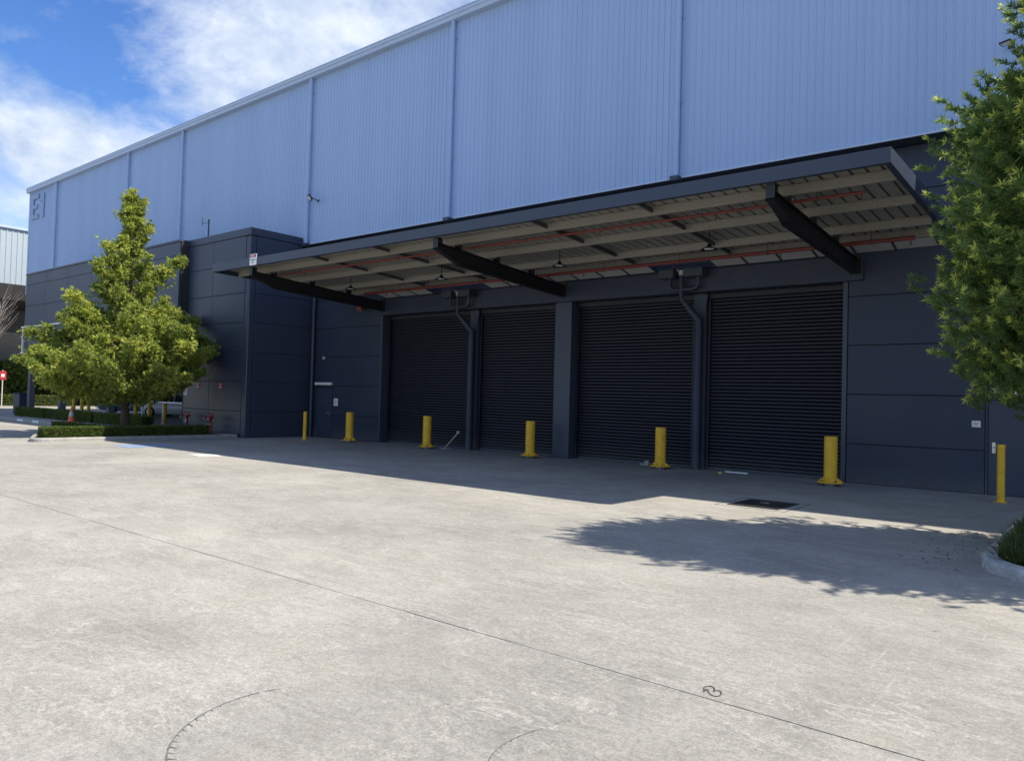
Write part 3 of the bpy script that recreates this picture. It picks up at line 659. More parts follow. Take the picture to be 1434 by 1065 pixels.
# ------------------------------------------------------------------ bollards
def bollard(x, y, lab, rz=0):
    t = thing('yellow_bollard', lab, 'bollard', (x, y, 0), 'bolted yellow bollards at the doors', rz)
    b = MB(); b.tube([(0, 0, .10), (0, 0, 1.14)], .148, 28, caps=False); b.lathe([(.148, 1.14), (.140, 1.152), (.0, 1.152)], n=28, smooth=False); b.build('post', 'yellow', t)
    b = MB(); b.lathe([(0, .07), (.282, .07), (.284, .074), (.284, .098), (.28, .102), (0, .102)], n=32, smooth=False); b.build('base_plate', 'yellow', t)
    for k in range(4):
        a = math.pi/4+k*math.pi/2; c, s = math.cos(a), math.sin(a); g = MB()
        for sg in (1,):
            n_ = Vector((-s, c, 0))*.006; p = [Vector((c*.145, s*.145, .10)), Vector((c*.25, s*.25, .10)), Vector((c*.25, s*.25, .125)), Vector((c*.145, s*.145, .19))]
            g.add([q+n_ for q in p]+[q-n_ for q in p], [(0, 1, 2, 3), (7, 6, 5, 4), (0, 4, 5, 1), (1, 5, 6, 2), (2, 6, 7, 3), (3, 7, 4, 0)])
        g.build('gusset', 'yellow', t)
        a2 = a+math.pi/4; g = MB(); g.tube([(.215*math.cos(a2), .215*math.sin(a2), 0), (.215*math.cos(a2), .215*math.sin(a2), .145)], .014, 8); g.tube([(.215*math.cos(a2), .215*math.sin(a2), .103), (.215*math.cos(a2), .215*math.sin(a2), .122)], .026, 6, smooth=False); g.tube([(.215*math.cos(a2), .215*math.sin(a2), .045), (.215*math.cos(a2), .215*math.sin(a2), .069)], .03, 6, smooth=False); g.build('anchor_bolt', 'bolt', t)
    g = MB(); g.tube([(0, 0, 0), (0, 0, .069)], .12, 16); g.build('grout_pad', 'kerb', t)
for (x, y, l) in ((-23.22, 18.72, 'thick yellow bollard in front of the notice and door beside the block'),
                  (-19.12, 18.86, 'thick yellow bollard before the roller door with the leaning stick'),
                  (-14.50, 18.84, 'thick yellow bollard beside the flat charcoal pier'),
                  (-10.02, 18.98, 'thick yellow bollard next to the broken bracket by the drain column'),
                  (-5.34, 18.52, 'thick yellow bollard at the last roller door jamb near the grate')):
    bollard(x, y, l, random.uniform(0, 1.5))
def thin(x, y, h, lab, grp, z=0, rad=.072):
    t = thing('slim_bollard', lab, 'bollard', (x, y, z), grp)
    b = MB(); b.tube([(0, 0, .0), (0, 0, h-.055)], rad, 18, caps=False); b.build('post', 'yellow', t)
    b = MB(); b.lathe([(rad+.006, h-.06), (rad+.006, h-.012), (rad-.01, h), (0, h)], n=18); b.build('cap', 'yellow', t)
    b = MB(); b.box(-.11, .11, -.11, .11, .002, .016, .002); b.build('base_plate', 'yellow', t)
thin(-25.0, 17.95, 1.12, 'slim yellow bollard in front of the corner downpipe by the block', 'slim yellow bollards by the walls')
thin(-1.93, 18.2, 1.17, 'slim yellow bollard in front of the right-hand personnel door beside the tree', 'slim yellow bollards by the walls')
UL = 'slim yellow bollard standing in the undercroft behind the low hedge'
for x, y in ((-36.9, 18.2), (-45.6, 20.75), (-44.6, 21.1), (-49.8, 21.2), (-56.0, 21.3), (-55.2, 21.5), (-53.6, 21.3)):
    thin(x, y, 1.25, UL, 'undercroft bollards', rad=.11)

# ------------------------------------------------------------------ drain grate
t = world_thing('drain_grate', 'square steel drain grate set in the concrete beside the tree shadow', 'grate', (-5.17, 13.87, 0))
b = MB(); x0, x1, y0, y1 = -5.62, -4.74, 13.34, 14.40
for a in ((x0-.03, x1+.03, y0-.03, y0), (x0-.03, x1+.03, y1, y1+.03), (x0-.03, x0, y0+.001, y1-.001), (x1, x1+.03, y0+.001, y1-.001)): b.box(*a, .001, .012)
b.build('grate_frame', 'strap', t)
b = MB(); b.box(x0, x1, y0, y1, .0015, .003); b.build('sump_shade_sheet', 'core', t)  # thin dark sheet under the bars, painting the shade of the pit
k = x0+.015
while k < x1-.01:
    b = MB(); b.box(k, k+.012, y0+.001, y1-.001, .004, .013); b.build('grate_bar', 'bolt', t); k += .044
k = y0+.03
while k < y1-.02:
    b = MB(); b.box(x0+.001, x1-.001, k, k+.008, .0045, .012); b.build('cross_bar', 'bolt', t); k += .10
b = MB(); b.box(-5.28, -5.12, 13.98, 14.06, .0135, .018); b.build('lifting_plate', 'chrome', t)
b = MB()
for a in ((x0-.20, x1+.20, y0-.20, y0-.185), (x0-.20, x1+.20, y1+.185, y1+.20), (x0-.20, x0-.185, y0-.184, y1+.184), (x1+.185, x1+.20, y0-.184, y1+.184)): b.box(*a, .0005, .003)
b.build('surround_joint', 'jointfill', t)

# ------------------------------------------------------------------ litter on the ground
pts = [(-.03, -.022), (-.048, -.014), (-.058, .004), (-.040, .026), (-.012, .026), (.004, .010), (.006, -.002), (.014, .012), (.034, .018), (.052, .004), (.056, -.014), (.040, -.030), (.014, -.034), (-.008, -.026), (-.022, -.012), (-.036, -.010), (-.044, -.02), (-.036, -.034)]
sm_ = []
for i in range(len(pts)-1):
    P_ = [np.array(pts[max(0, min(len(pts)-1, i+k))]) for k in (-1, 0, 1, 2)]
    for t_ in (0, .2, .4, .6, .8): sm_.append(.5*(2*P_[1]+(P_[2]-P_[0])*t_+(2*P_[0]-5*P_[1]+4*P_[2]-P_[3])*t_**2+(3*P_[1]-P_[0]-3*P_[2]+P_[3])*t_**3))
b = MB(); b.tube([(-2.02+p[0]*1.15-p[1]*.2, 4.60+p[1]*2.0-p[0]*.25, .005+.002*math.sin(i*.3)) for i, p in enumerate(sm_)], .0024, 8); tag(b.build('bent_wire', 'wire'), 'bent dark wire loop lying beside the concrete joint', 'wire')
b = MB(); b.tube([(-18.72, 19.36, .02), (-18.45, 19.40, .30), (-18.13, 19.44, .63)], [.03, .026, .022], 6, smooth=False); b.box(-18.2, -18.1, 19.40, 19.46, .56, .66); tag(b.build('leaning_stick', 'timber'), 'pale broken stick leaning on the drain column', 'stick')
b = MB(); b.add([(-18.95, 19.2, .003), (-18.6, 19.12, .02), (-18.3, 19.25, .003), (-18.45, 19.4, .03), (-18.85, 19.38, .01)], [(0, 1, 2, 3, 4)]); b.box(-18.8, -18.5, 19.2, 19.26, .003, .035); tag(b.build('crumpled_plastic', 'flash'), 'crumpled pale plastic scrap under the leaning stick', 'litter')
b = MB(); b.box(-10.86, -10.74, 19.60, 19.70, .0, .14, .005); b.box(-11.02, -10.87, 19.62, 19.68, .0, .05, .005); tag(b.build('broken_bracket', 'timber'), 'small broken pale bracket at the foot of the third roller door', 'litter')
b = MB(); b.box(-8.34, -8.24, 19.02, 19.09, .0, .05, .012); tag(b.build('yellow_block', 'orange'), 'small yellow block on the concrete near the white strip', 'litter')
b = MB(); b.box(-8.40, -7.78, 19.62, 19.66, .0, .035, .004); tag(b.build('white_strip', 'white'), 'thin white strip lying along the bottom of the last roller door', 'strip')

# ------------------------------------------------------------------ left: kerbs, islands, path
def rounded(poly, r, n=8):
    out = []; m = len(poly)
    for i in range(m):
        p = Vector(poly[i]); a = (Vector(poly[i-1])-p); c = (Vector(poly[(i+1) % m])-p)
        rad = r[i] if isinstance(r, (list, tuple)) else r
        if rad <= 0: out.append(tuple(p)); continue
        p0 = p+a.normalized()*rad; p1 = p+c.normalized()*rad
        for k in range(n+1):
            t_ = k/n; q = p0*(1-t_)**2+p*2*t_*(1-t_)+p1*t_**2; out.append((q.x, q.y))
    return out
def inset(poly, d):
    m = len(poly); out = []
    for i in range(m):
        p0, p, p1 = Vector(poly[i-1]), Vector(poly[i]), Vector(poly[(i+1) % m])
        d0 = (p-p0).normalized(); d1 = (p1-p).normalized(); n0 = Vector((-d0.y, d0.x)); n1 = Vector((-d1.y, d1.x)); nn = (n0+n1).normalized()
        k = d/max(.3, nn.dot(n0)); out.append((p.x+nn.x*k, p.y+nn.y*k))
    return out
def kerb_ring(name, poly, wd, h, m):   # poly counter-clockwise
    inn = inset(poly, wd); inn1 = inset(poly, .035); n = len(poly); b = MB(); r = random.Random(3)
    vs = [(x, y, -.02) for x, y in poly]+[(x, y, h-.035+r.uniform(-.004, .004)) for x, y in poly]+[(x, y, h+r.uniform(-.004, .003)) for x, y in inn1]+[(x, y, h) for x, y in inn]+[(x, y, -.02) for x, y in inn]
    for l in range(4): b.add([], [])
    fs = [(l*n+i, l*n+(i+1) % n, (l+1)*n+(i+1) % n, (l+1)*n+i) for l in range(4) for i in range(n)]
    b.add(vs, fs); return struct(b.build(name, m)), inn
def bed(name, poly, z, m):
    b = MB(); b.add([(x, y, z) for x, y in poly], [tuple(range(len(poly)))]); return struct(b.build(name, m, None, fix=False))
def dens(poly, step=.5):
    out = []
    for i in range(len(poly)):
        a, c = Vector(poly[i]), Vector(poly[(i+1) % len(poly)]); k = max(1, int((c-a).length/step))
        out += [tuple(a+(c-a)*j/k) for j in range(k)]
    return out
isl = dens(rounded([(-33.6, 11.5), (-27.55, 9.15), (-27.55, 16.58), (-33.6, 16.15)], [.8, .7, 0, 0]))
k1, inn = kerb_ring('island_kerb', isl, .15, .13, 'kerb'); bed('island_soil', inn, .10, 'soil')
isr = dens(rounded([(-1.32, 10.02), (2.2, 8.4), (9.0, 8.4), (9.0, 15.6), (-1.32, 15.6)], [.75, .8, .3, .3, .6], 10), .3)
k2, innr = kerb_ring('tree_island_kerb', isr, .16, .14, 'kerbw'); bed('tree_island_soil', innr, .11, 'soil')
b = MB(); b.box(-54, -33.75, 14.42, 32, .0, .125); struct(b.build('footpath', 'path'))
b = MB(); b.box(-54, -33.75, 14.28, 14.415, .0, .13, .01); pk = struct(b.build('path_kerb', 'kerb'))
for x in (-44.2, -42.1, -39.75):
    b = MB(); b.box(x-.42, x+.42, 14.262, 14.278, .012, .128); b.build('painted_block', 'white', pk)

# foliage builders ------------------------------------------------------------
def leaves_mesh(name, C, Dr, size, wid, tint, m, parent=None, per=6, spread=1.0, fold=.0):
    """C (n,3) cluster points, Dr (n,3) outward axes; each cluster is a rosette of `per` narrow leaves"""
    n = len(C); C = np.repeat(C, per, 0); A = np.repeat(Dr, per, 0); T = np.repeat(tint, per)
    d = A+spread*RNG.normal(size=A.shape); d /= np.linalg.norm(d, axis=1)[:, None]+1e-9
    s = np.cross(d, RNG.normal(size=d.shape)); s /= np.linalg.norm(s, axis=1)[:, None]+1e-9
    ln = size*RNG.uniform(.6, 1.25, (len(C), 1)); wd = wid*RNG.uniform(.7, 1.2, (len(C), 1))
    up = np.cross(s, d)
    p0 = C; p1 = C+d*ln*.45+s*wd*.5; p2 = C+d*ln+up*ln*RNG.uniform(-.25, .1, (len(C), 1)); p3 = C+d*ln*.45-s*wd*.5
    V = np.stack([p0, p1, p2, p3], 1).reshape(-1, 3); k = len(C)
    me = bpy.data.meshes.new(name); me.vertices.add(4*k); me.vertices.foreach_set('co', V.astype(np.float32).ravel())
    me.loops.add(4*k); me.loops.foreach_set('vertex_index', np.arange(4*k, dtype=np.int32))
    me.polygons.add(k); me.polygons.foreach_set('loop_start', np.arange(0, 4*k, 4, dtype=np.int32)); me.polygons.foreach_set('loop_total', np.full(k, 4, dtype=np.int32))
    at = me.attributes.new('tint', 'FLOAT', 'POINT')
    at.data.foreach_set('value', np.repeat(np.clip(T+RNG.normal(0, .06, k), 0, 1), 4).astype(np.float32))
    me.update(calc_edges=True); return obj(name, me, m, parent)
def hedge(x0, x1, y0, y1, z0, z1, lab, grp, n, name='clipped_hedge', leaf=.05):
    t = world_thing(name, lab, 'hedge', ((x0+x1)/2, (y0+y1)/2, z0), grp)
    b = MB(); b.box(x0+.04, x1-.04, y0+.04, y1-.04, z0, z1-.05, .03); b.build('inner_twigs', 'hedgecore', t)
    dx, dy, dzz = x1-x0, y1-y0, z1-z0; areas = np.array([dx*dy, dx*dzz, dx*dzz, dy*dzz, dy*dzz]); f = RNG.choice(5, n, p=areas/areas.sum()); u, v = RNG.random(n), RNG.random(n)
    C = np.zeros((n, 3)); A = np.zeros((n, 3))
    for k in range(5):
        i = f == k
        if k == 0: C[i] = np.stack([x0+u[i]*dx, y0+v[i]*dy, np.full(i.sum(), z1-.03)], 1); A[i] = (0, 0, 1)
        elif k < 3: C[i] = np.stack([x0+u[i]*dx, np.full(i.sum(), y0+.03 if k == 1 else y1-.03), z0+v[i]*dzz], 1); A[i] = (0, -1 if k == 1 else 1, 0)
        else: C[i] = np.stack([np.full(i.sum(), x0+.03 if k == 3 else x1-.03), y0+u[i]*dy, z0+v[i]*dzz], 1); A[i] = (-1 if k == 3 else 1, 0, 0)
    C += RNG.normal(0, .018, C.shape); A = A*.8+np.array([0, 0, .3])
    leaves_mesh('foliage', C, A, leaf, leaf*.6, RNG.uniform(.1, .9, n)**1.3, 'leafH', t, 4, .7)
hedge(-28.45, -27.85, 9.75, 15.55, .10, .45, 'low clipped hedge along the kerb in front of the pyramid tree', 'clipped hedges', 14000)
hedge(-33.0, -28.5, 11.75, 12.25, .10, .43, 'low clipped hedge returning along the far end of the tree island', 'clipped hedges', 6000)
for i, (a, c) in enumerate(((-49.0, -44.9), (-44.5, -38.9), (-38.5, -33.6))):
    hedge(a, c, 15.55, 16.1, .125, .62, ['dark low hedge between the first two undercroft posts', 'dark low hedge between the undercroft posts behind the orange cone', 'dark low hedge between the last undercroft post and the charcoal block'][i], 'clipped hedges', 7000)
hedge(-54.5, -49.6, 13.6, 14.2, .0, .62, 'short dark hedge beside the driveway at the end of the painted kerb', 'clipped hedges', 5000)
hedge(-80.0, -78.8, 15, 30, .0, .95, 'long yellow-green hedge across the driveway below the far building', 'clipped hedges', 8000, leaf=.12)

# ------------------------------------------------------------------ trees
def limb(b, pts, r0_, r1_, n=8):
    m = len(pts); b.tube(pts, [r0_+(r1_-r0_)*i/(m-1) for i in range(m)], n)
# left: pyramid-shaped tree with a thin leader
TX, TY = -30.1, 13.3
tr = world_thing('pyramid_tree', 'pyramid-shaped leafy tree with a thin leader standing in the hedged island', 'tree', (TX, TY, .1))
wood = MB(); limb(wood, [(TX, TY, .05), (TX+.03, TY-.02, 1.2), (TX-.02, TY+.03, 3.0), (TX, TY+.02, 5.5), (TX+.02, TY, 7.6), (TX, TY+.0, 9.4)], .17, .025, 12)
R_ = random.Random(21); CL = []; CA = []; CT = []
prof = [(1.6, 2.3), (2.2, 3.4), (2.9, 3.9), (3.6, 3.7), (4.3, 3.0), (5.0, 2.1), (5.7, 1.5), (6.5, 1.15), (7.2, .75), (7.9, .45), (8.6, .28), (9.3, .15), (9.75, .05)]
def rad(z):
    for (a, ra), (c, rc) in zip(prof[:-1], prof[1:]):
        if a <= z <= c: return ra+(rc-ra)*(z-a)/(c-a)
    return .1
branches = []
# limbs that shape the outline as seen from the yard (dy, dz_tip, start height)
for (dy, zt, zs) in ((3.15, 4.85, 2.6), (3.0, 3.7, 2.0), (1.95, 7.15, 5.6), (-3.85, 2.9, 1.9), (-3.3, 3.9, 2.2), (-2.35, 5.3, 3.4), (-1.4, 6.6, 4.7), (-1.0, 7.5, 5.6), (.55, 8.5, 7.2), (-.35, 8.7, 7.6), (2.2, 5.2, 3.2), (1.1, 6.4, 4.7), (-2.9, 2.2, 1.6), (2.6, 2.3, 1.6), (.45, 9.2, 8.2), (-.3, 9.3, 8.3)):
    branches.append((R_.uniform(-.8, .8)*abs(dy)*.4, dy, zt, zs))
for k in range(96):
    zt = R_.choice([R_.uniform(2.0, 3.6), R_.uniform(2.1, 4.6), R_.uniform(2.0, 4.4), R_.uniform(3.4, 5.4)]); a = R_.uniform(0, 2*math.pi); q = rad(zt)*R_.uniform(.62, .98)
    branches.append((q*math.cos(a), q*math.sin(a), zt, max(1.3, zt-.62*q-.3)))
for k in range(38):
    zt = 4.9+4.6*(k+.5)/38; a = k*2.4+R_.uniform(-.4, .4); q = rad(zt)*R_.uniform(.55, 1.0)
    branches.append((q*math.cos(a), q*math.sin(a), zt, zt-.75*q-.12))
branches = [q_ for q_ in branches if not (q_[1] > 1.9 and q_[2] < 2.9) and q_[1] < 3.35]
for (dx, dy, zt, zs) in branches:
    P0 = Vector((TX, TY, zs)); P1 = Vector((TX+dx, TY+dy, zt)); Ln = (P1-P0).length
    mid = P0.lerp(P1, .5)+Vector((0, 0, -.06*Ln)); limb(wood, [P0, mid, P1], .035+.008*Ln, .008, 6)
    m = max(3, int(Ln/.26)); bt = R_.random()
    for j in range(m):
        t_ = .28+.72*(j+.5)/m
        if Ln > 1.2 and t_ < .4 and R_.random() < .5: continue
        c = P0.lerp(P1, t_)+Vector((0, 0, -.06*Ln*4*t_*(1-t_)*.5))
        s = (.31-.20*max(0, t_-.45))*min(1, .34+Ln*.32)*R_.uniform(.6, 1.2); k = int(62*s/.31)
        c += Vector((R_.gauss(0, .07), R_.gauss(0, .07), R_.gauss(0, .07)))
        pp = RNG.normal(0, .56, (k, 3))
        CL.append(np.array(c)+pp*np.array((s, s, s*.75))); CA.append(pp*.8+np.array([0, 0, .45])+.3*np.array((P1-P0).normalized()))
        CT.append(np.full(k, .20+.34*bt)+RNG.uniform(-.3, .45, k)+(.2 if R_.random() < .2 else 0))
wood.build('trunk', 'bark', tr)
leaves_mesh('crown', np.concatenate(CL), np.concatenate(CA), .135, .050, np.clip(np.concatenate(CT), 0, 1), 'leafL', tr, 7, 1.1)

# right: dense narrow-leaved tree reaching in from the right
RX, RY = .66, 12.0
tr2 = world_thing('narrow_leaved_tree', 'dense narrow-leaved tree with pale yellow-green tips beside the right wall', 'tree', (RX, RY, .1))
wood = MB(); limb(wood, [(RX, RY, .05), (RX-.05, RY, 1.3), (RX+.04, RY+.03, 3.0), (RX, RY, 5.5), (RX+.05, RY, 7.8)], .16, .03, 12)
CL = []; CA = []; CT = []; R_ = random.Random(5)
prof2 = [(1.45, 1.5), (2.0, 2.05), (2.5, 2.45), (3.0, 2.65), (4.0, 2.7), (5.0, 2.45), (6.0, 2.15), (7.0, 1.6), (7.8, 1.0), (8.4, .3)]
def rad2(z):
    for (a, ra), (c, rc) in zip(prof2[:-1], prof2[1:]):
        if a <= z <= c: return ra+(rc-ra)*(z-a)/(c-a)
    return .2
for k in range(760):
    zt = R_.uniform(1.85, 8.2)
    if k > 650: zt = R_.uniform(1.9, 5)
    a = R_.uniform(0, 2*math.pi); q = rad2(zt)*(R_.random()**.30)*R_.uniform(.80, 1.02)
    P1 = Vector((RX+q*math.cos(a), RY+q*math.sin(a)*.82, zt))
    if P1.x > RX+.7 and k % 2: continue
    P0 = Vector((RX, RY, max(1.2, zt-.55*q-.2))); Ln = (P1-P0).length
    if k % 3 == 0: limb(wood, [P0, P0.lerp(P1, .5)+Vector((0, 0, -.05*Ln)), P1], .02+.006*Ln, .006, 6)
    # sprays of leafy twigs round the branch end
    ax = Vector((P1.x-RX, P1.y-RY, .55*q+.2)).normalized()
    for j in range(13):
        s0 = R_.uniform(.24, .48); e = P1+Vector((R_.gauss(0, .24), R_.gauss(0, .24), R_.gauss(0, .2))); dv = (Vector(ax)+Vector((R_.gauss(0, .45), R_.gauss(0, .45), R_.gauss(.1, .4)))).normalized()
        tip = R_.random() < .62; nn = 7
        ts = np.linspace(0, 1, nn)[:, None]
        CL.append(np.array(e)+ts*np.array(dv)*s0*.62); CA.append(np.tile(np.array(dv), (nn, 1))*.8+np.array([0, 0, .12]))
        base = R_.uniform(.05, .45)
        CT.append(np.array([base]*(nn-1)+[.92 if tip else base+.12]) if not tip else np.array([base]*(nn-2)+[.72, .95]))
wood.build('trunk', 'bark', tr2)
leaves_mesh('crown', np.concatenate(CL), np.concatenate(CA), .088, .0175, np.clip(np.concatenate(CT), 0, 1), 'leafR', tr2, 11, .8)

# grass in the right island
n = 5200; x = RNG.uniform(-1.10, 1.2, n); y = RNG.uniform(10.05, 14.5, n); ok = ~((y-10.35) < -.45*(x+1.15)+.0) ; ok &= (x > -1.1)
C = np.stack([x, y, np.full(n, .105)], 1)[ok]; A = np.tile(np.array([0, 0, 1.0]), (len(C), 1))
g = leaves_mesh('grass_tufts', C, A, .24, .014, RNG.uniform(0, 1, len(C))**1.4, 'grass', None, 8, .38)
g['kind'] = 'stuff'; g['label'] = 'green strappy grass growing behind the whitewashed kerb'; g['category'] = 'grass'
# leaf litter near that kerb
n = 90; x = RNG.normal(-1.6, .3, n); y = RNG.uniform(9.7, 13.4, n); ok = x < -1.36
C = np.stack([x, y, np.full(n, .006)], 1)[ok]
g = leaves_mesh('leaf_litter', C, np.tile(np.array([.0, .0, .02]), (len(C), 1))+RNG.normal(0, 1, (len(C), 3))*np.array([1, 1, .03]), .05, .014, RNG.uniform(.4, 1, len(C)), 'grass', None, 1, .02)
g['kind'] = 'stuff'; g['label'] = 'scattered dry fallen leaves on the concrete along the kerb'; g['category'] = 'leaf litter'

# ------------------------------------------------------------------ undercroft and far left
t = thing('traffic_cone', 'orange traffic cone on the footpath before the undercroft hedge', 'cone', (-40.2, 15.2, .126))
b = MB(); b.lathe([(.17, .035), (.15, .05), (.035, .74), (.0, .745)], n=20); b.build('cone_body', 'cone', t)
b = MB(); b.box(-.22, .22, -.22, .22, 0, .035, .006); b.build('cone_base', 'cone', t)
b = MB(); b.lathe([(.117, .28), (.079, .50)], n=20); b.v = [(x*1.02, y*1.02, z) for x, y, z in b.v]; b.build('reflective_band', 'flash', t)
t = world_thing('pipe_rail', 'pale horizontal pipe rail between the charcoal block and the undercroft', 'rail', (-36, 17.2, .1))
b = MB(); b.tube([(-32.2, 16.9, 1.24), (-40.6, 17.9, 1.22)], .035, 10); b.build('top_rail', 'white', t)
for k in range(3):
    f_ = (.35, .68, 1.0)[k]; b = MB(); b.tube([(-32.2-8.4*f_, 16.9+f_, .1), (-32.2-8.4*f_, 16.9+f_, 1.2)], .03, 8); b.build('rail_post', 'white', t)
t = world_thing('white_wall_frame', 'white tubular steel frame fixed on the charcoal block above the undercroft', 'frame', (-46, 16.0, 3.6))
for z in (5.24, 4.66, 3.75):
    b = MB(); b.box(-49.95, -40.6, 15.98, 16.04, z-.035, z+.035, .004); b.build('frame_rail', 'white', t)
for x in (-49.9, -46.8, -43.7, -40.65):
    b = MB(); b.box(x-.04, x+.04, 16.041, 16.11, 3.7, 5.28, .004); b.box(x-.03, x+.03, 16.111, 16.198, 4.4, 4.46); b.build('frame_post', 'white', t)
o = MB(); o.box(-53.0, -52.0, 16.7, 17.3, .125, 1.35, .03); o.box(-53.05, -51.95, 16.66, 17.34, 1.352, 1.40, .01); tag(o.build('steel_cabinet', 'fascia'), 'dark steel cabinet at the outer end of the undercroft', 'cabinet')

def car(x, y, rz, paint, lab):
    t = thing('parked_car', lab, 'car', (x, y, .125), 'cars parked in the undercroft', rz)
    Lh, W_ = 2.15, .86
    sec = [(-Lh, .45, .62), (-Lh+.12, .28, .78), (-1.5, .22, .92), (-.9, .2, .96), (.9, .2, .98), (1.75, .22, .95), (Lh-.08, .3, .86), (Lh, .45, .70)]
    b = MB(); rings = []
    for (sx, z0, z1) in sec:
        k = .9 if abs(sx) > 2 else 1.0
        ring = [(sx, -W_*k*.94, z0), (sx, -W_*k, (z0+z1)/2), (sx, -W_*k*.93, z1), (sx, 0, z1+.04), (sx, W_*k*.93, z1), (sx, W_*k, (z0+z1)/2), (sx, W_*k*.94, z0), (sx, 0, z0)]; rings.append(ring)
    vs = [p for r in rings for p in r]; n = 8
    fs = [(i*n+k, i*n+(k+1) % n, (i+1)*n+(k+1) % n, (i+1)*n+k) for i in range(len(sec)-1) for k in range(n)]+[tuple(range(n)), tuple(range(len(vs)-1, len(vs)-n-1, -1))]
    b.add(vs, fs, True); b.build('body', paint, t)
    b = MB(); cab = [(-1.05, .95), (-.35, 1.42), (1.05, 1.44), (1.75, .97)]; wv = [.80, .62, .62, .78]
    vs = [(x_, -w_, z_) for (x_, z_), w_ in zip(cab, wv)]+[(x_, w_, z_) for (x_, z_), w_ in zip(cab, wv)]
    b.add(vs, [(0, 1, 2, 3), (7, 6, 5, 4), (0, 4, 5, 1), (1, 5, 6, 2), (2, 6, 7, 3), (3, 7, 4, 0)]); b.build('glasshouse', 'glass', t)
    b = MB(); b.box(-.40, 1.08, -.64, .64, 1.425, 1.475, .02); b.build('roof', paint, t)
    for s in (-1, 1):
        for (xa, za, xb, zb, w0, w1) in ((-1.07, .95, -.36, 1.43, .80, .63), (1.76, .97, 1.06, 1.45, .78, .63), (.35, .97, .35, 1.43, .81, .64)):
            p = MB(); p.tube([(xa, s*w0, za), (xb, s*w1, zb)], .035, 6); p.build('roof_pillar', paint, t)
        for sx in (-1.32, 1.32):
            wv2 = MB(); wv2.lathe([(.20, -.10), (.31, -.10), (.33, -.07), (.33, .07), (.31, .10), (.20, .10)], n=24); v2 = [(x_, z_, y_) for x_, y_, z_ in wv2.v]; wv2.v = [(sx+a_, s*.80+b_, .33+c_) for a_, b_, c_ in v2]; wh_ = wv2.build('wheel', 'tyre', t)
            rm = MB(); rm.tube([(sx, s*.80-.095, .33), (sx, s*.80+.095, .33)], .205, 18); rm.build('rim', 'chrome', wh_)
        hl = MB(); hl.box(-Lh-.0, -Lh+.14, s*.68-.16, s*.68+.16, .60, .75, .03); hl.build('headlight', 'lens', t)
        tl = MB(); tl.box(Lh-.14, Lh+.0, s*.68-.14, s*.68+.14, .70, .84, .03); tl.build('tail_light', 'signred', t)
        mi = MB(); mi.box(-.80, -.66, s*.92-.09, s*.92+.09, .95, 1.07, .03); mi.build('wing_mirror', paint, t)
    g_ = MB(); g_.box(-Lh-.012, -Lh+.05, -.42, .42, .45, .60, .01); g_.build('grille', 'tyre', t)
    g_ = MB(); g_.box(-Lh-.018, -Lh+.0, -.20, .20, .38, .48, .004); g_.build('number_plate', 'white', t)
car(-46.2, 23.6, math.radians(25), 'carwhite', 'white car parked in the undercroft behind the yellow bollards')
car(-53.0, 24.0, math.radians(62), 'carblue', 'blue car parked deeper in the undercroft beside the white one')

# far building across the driveway
fb = world_thing('far_warehouse', 'distant warehouse with pale sunlit cladding above a dark awning', 'warehouse', (-90, 25, 0))
def ribwall(x, y0, y1, z0, z1):
    pts = []; y = y0
    while y < y1: pts += [(y, 0), (y+.30, 0), (y+.33, .045), (y+.43, .045), (y+.46, 0)]; y += .48
    pts.append((y1, 0)); n = len(pts); b = MB(); b.add([(x+h, yy, z0) for yy, h in pts]+[(x+h, yy, z1) for yy, h in pts], [(i, i+1, i+1+n, i+n) for i in range(n-1)]); return b
b = ribwall(-84.0, 0, 60, 10.9, 17.1); b.build('cladding', 'farclad', fb, fix=False)
b = MB(); b.box(-120, -84.05, 0, 60, 0, 17.0); b.build('wall_core', 'fargrey', fb)
b = MB(); b.box(-120, -83.8, -.1, 60, 17.05, 17.3); b.build('roof_edge', 'trim', fb)
b = MB(); b.box(-83.9, -74.5, 2, 60, 9.2, 10.6, .05); b.build('awning', 'farroof', fb)
for y in range(4, 60, 6):
    b = MB(); b.box(-83.8, -74.8, y, y+.3, 8.4, 9.19); b.build('awning_beam', 'timber', fb)
b = MB(); b.box(-84.04, -83.9, 0, 60, 4.2, 7.0); b.build('wall_band', 'kerb', fb)
b = MB(); b.box(-84.04, -83.6, 0, 60, 0, 4.0); b.build('dock_face', 'core', fb)
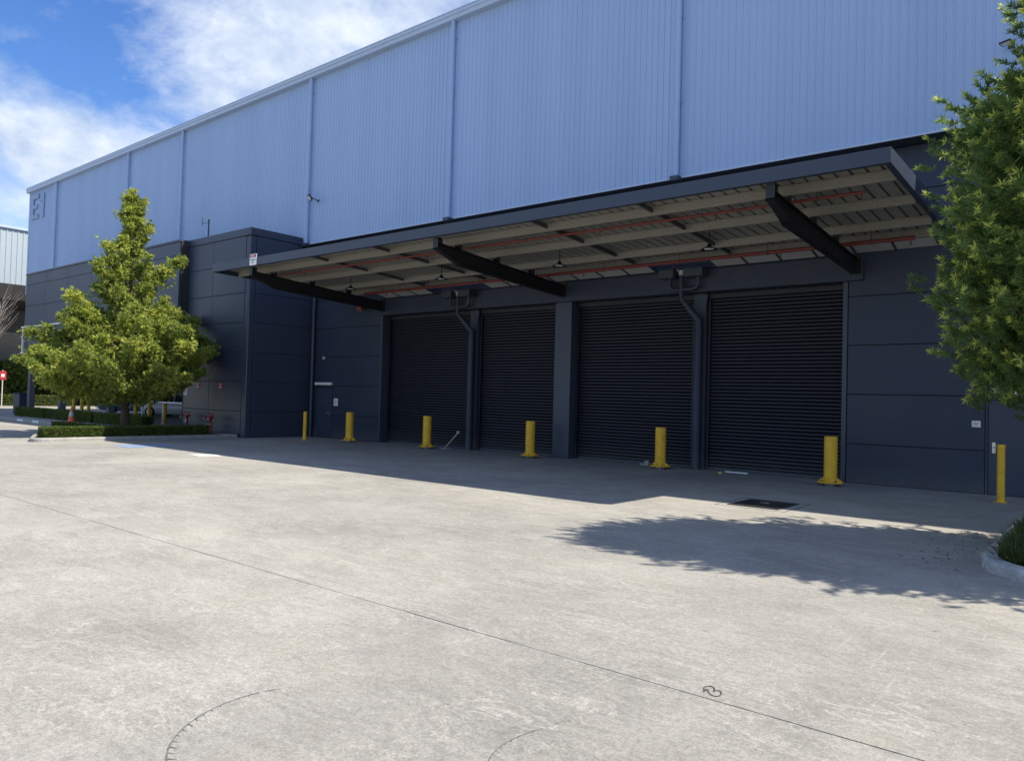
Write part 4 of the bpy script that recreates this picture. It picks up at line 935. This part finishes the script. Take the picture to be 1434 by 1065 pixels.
# red sign on a post by that hedge
t = thing('road_sign', 'small red road sign on a pale post behind the far hedge', 'sign', (-77.6, 23.55, 0))
b = MB(); b.tube([(0, 0, 0), (0, 0, 3.2)], .05, 10); b.build('post', 'flash', t)
b = MB(); b.box(.052, .07, -.26, .26, 2.35, 3.1, .01); b.build('sign_plate', 'signred', t)
b = MB(); b.box(.0705, .075, -.12, .12, 2.6, 2.85); b.build('sign_symbol', 'white', t)
# dark shrubs against the far building and a pale bare tree
def shrub(x, y, r, h, lab, tint, k):
    t = world_thing('far_shrub', lab, 'shrub', (x, y, 0), 'shrubs below the far building')
    w_ = MB(); limb(w_, [(x, y, 0), (x, y+.1, h*.5), (x, y, h*.8)], .12, .03, 8); w_.build('stem', 'bark', t)
    pp = RNG.normal(0, 1, (k, 3)); pp /= np.linalg.norm(pp, axis=1)[:, None]; pp *= RNG.random((k, 1))**.4
    leaves_mesh('foliage', np.array([x, y, h*.58])+pp*np.array([r, r, h*.42]), pp+np.array([0, 0, .3]), .4, .2, np.clip(tint+RNG.uniform(-.2, .3, k), 0, 1), 'leafL', t, 5, .8)
SH = 'dark leafy shrub growing below the far building'
for x, y, r, h in ((-82, 19.0, 2.0, 4.5), (-82, 22.6, 2.1, 5.0), (-81.5, 25.5, 2.0, 4.2), (-82, 29, 2.2, 4.6)): shrub(x, y, r, h, SH, .1, 420)
bt_ = world_thing('bare_tree', 'pale bare-twigged tree in front of the far cladding', 'tree', (-73, 21.6, 0))
b = MB(); R_ = random.Random(9); limb(b, [(-73, 21.6, 0), (-73, 21.7, 5), (-73, 21.5, 8)], .2, .06)
b.build('trunk', 'bark', bt_); b = MB()
for k in range(46):
    z = R_.uniform(6.5, 9.5); a = R_.uniform(0, 6.28); l = R_.uniform(.8, 2.2); P0 = (-73, 21.6, z-1); P1 = (-73+math.cos(a)*l, 21.6+math.sin(a)*l, z+R_.uniform(.4, 1.6)); limb(b, [P0, P1], .018, .006, 4)
b.build('crown', 'timber', bt_)
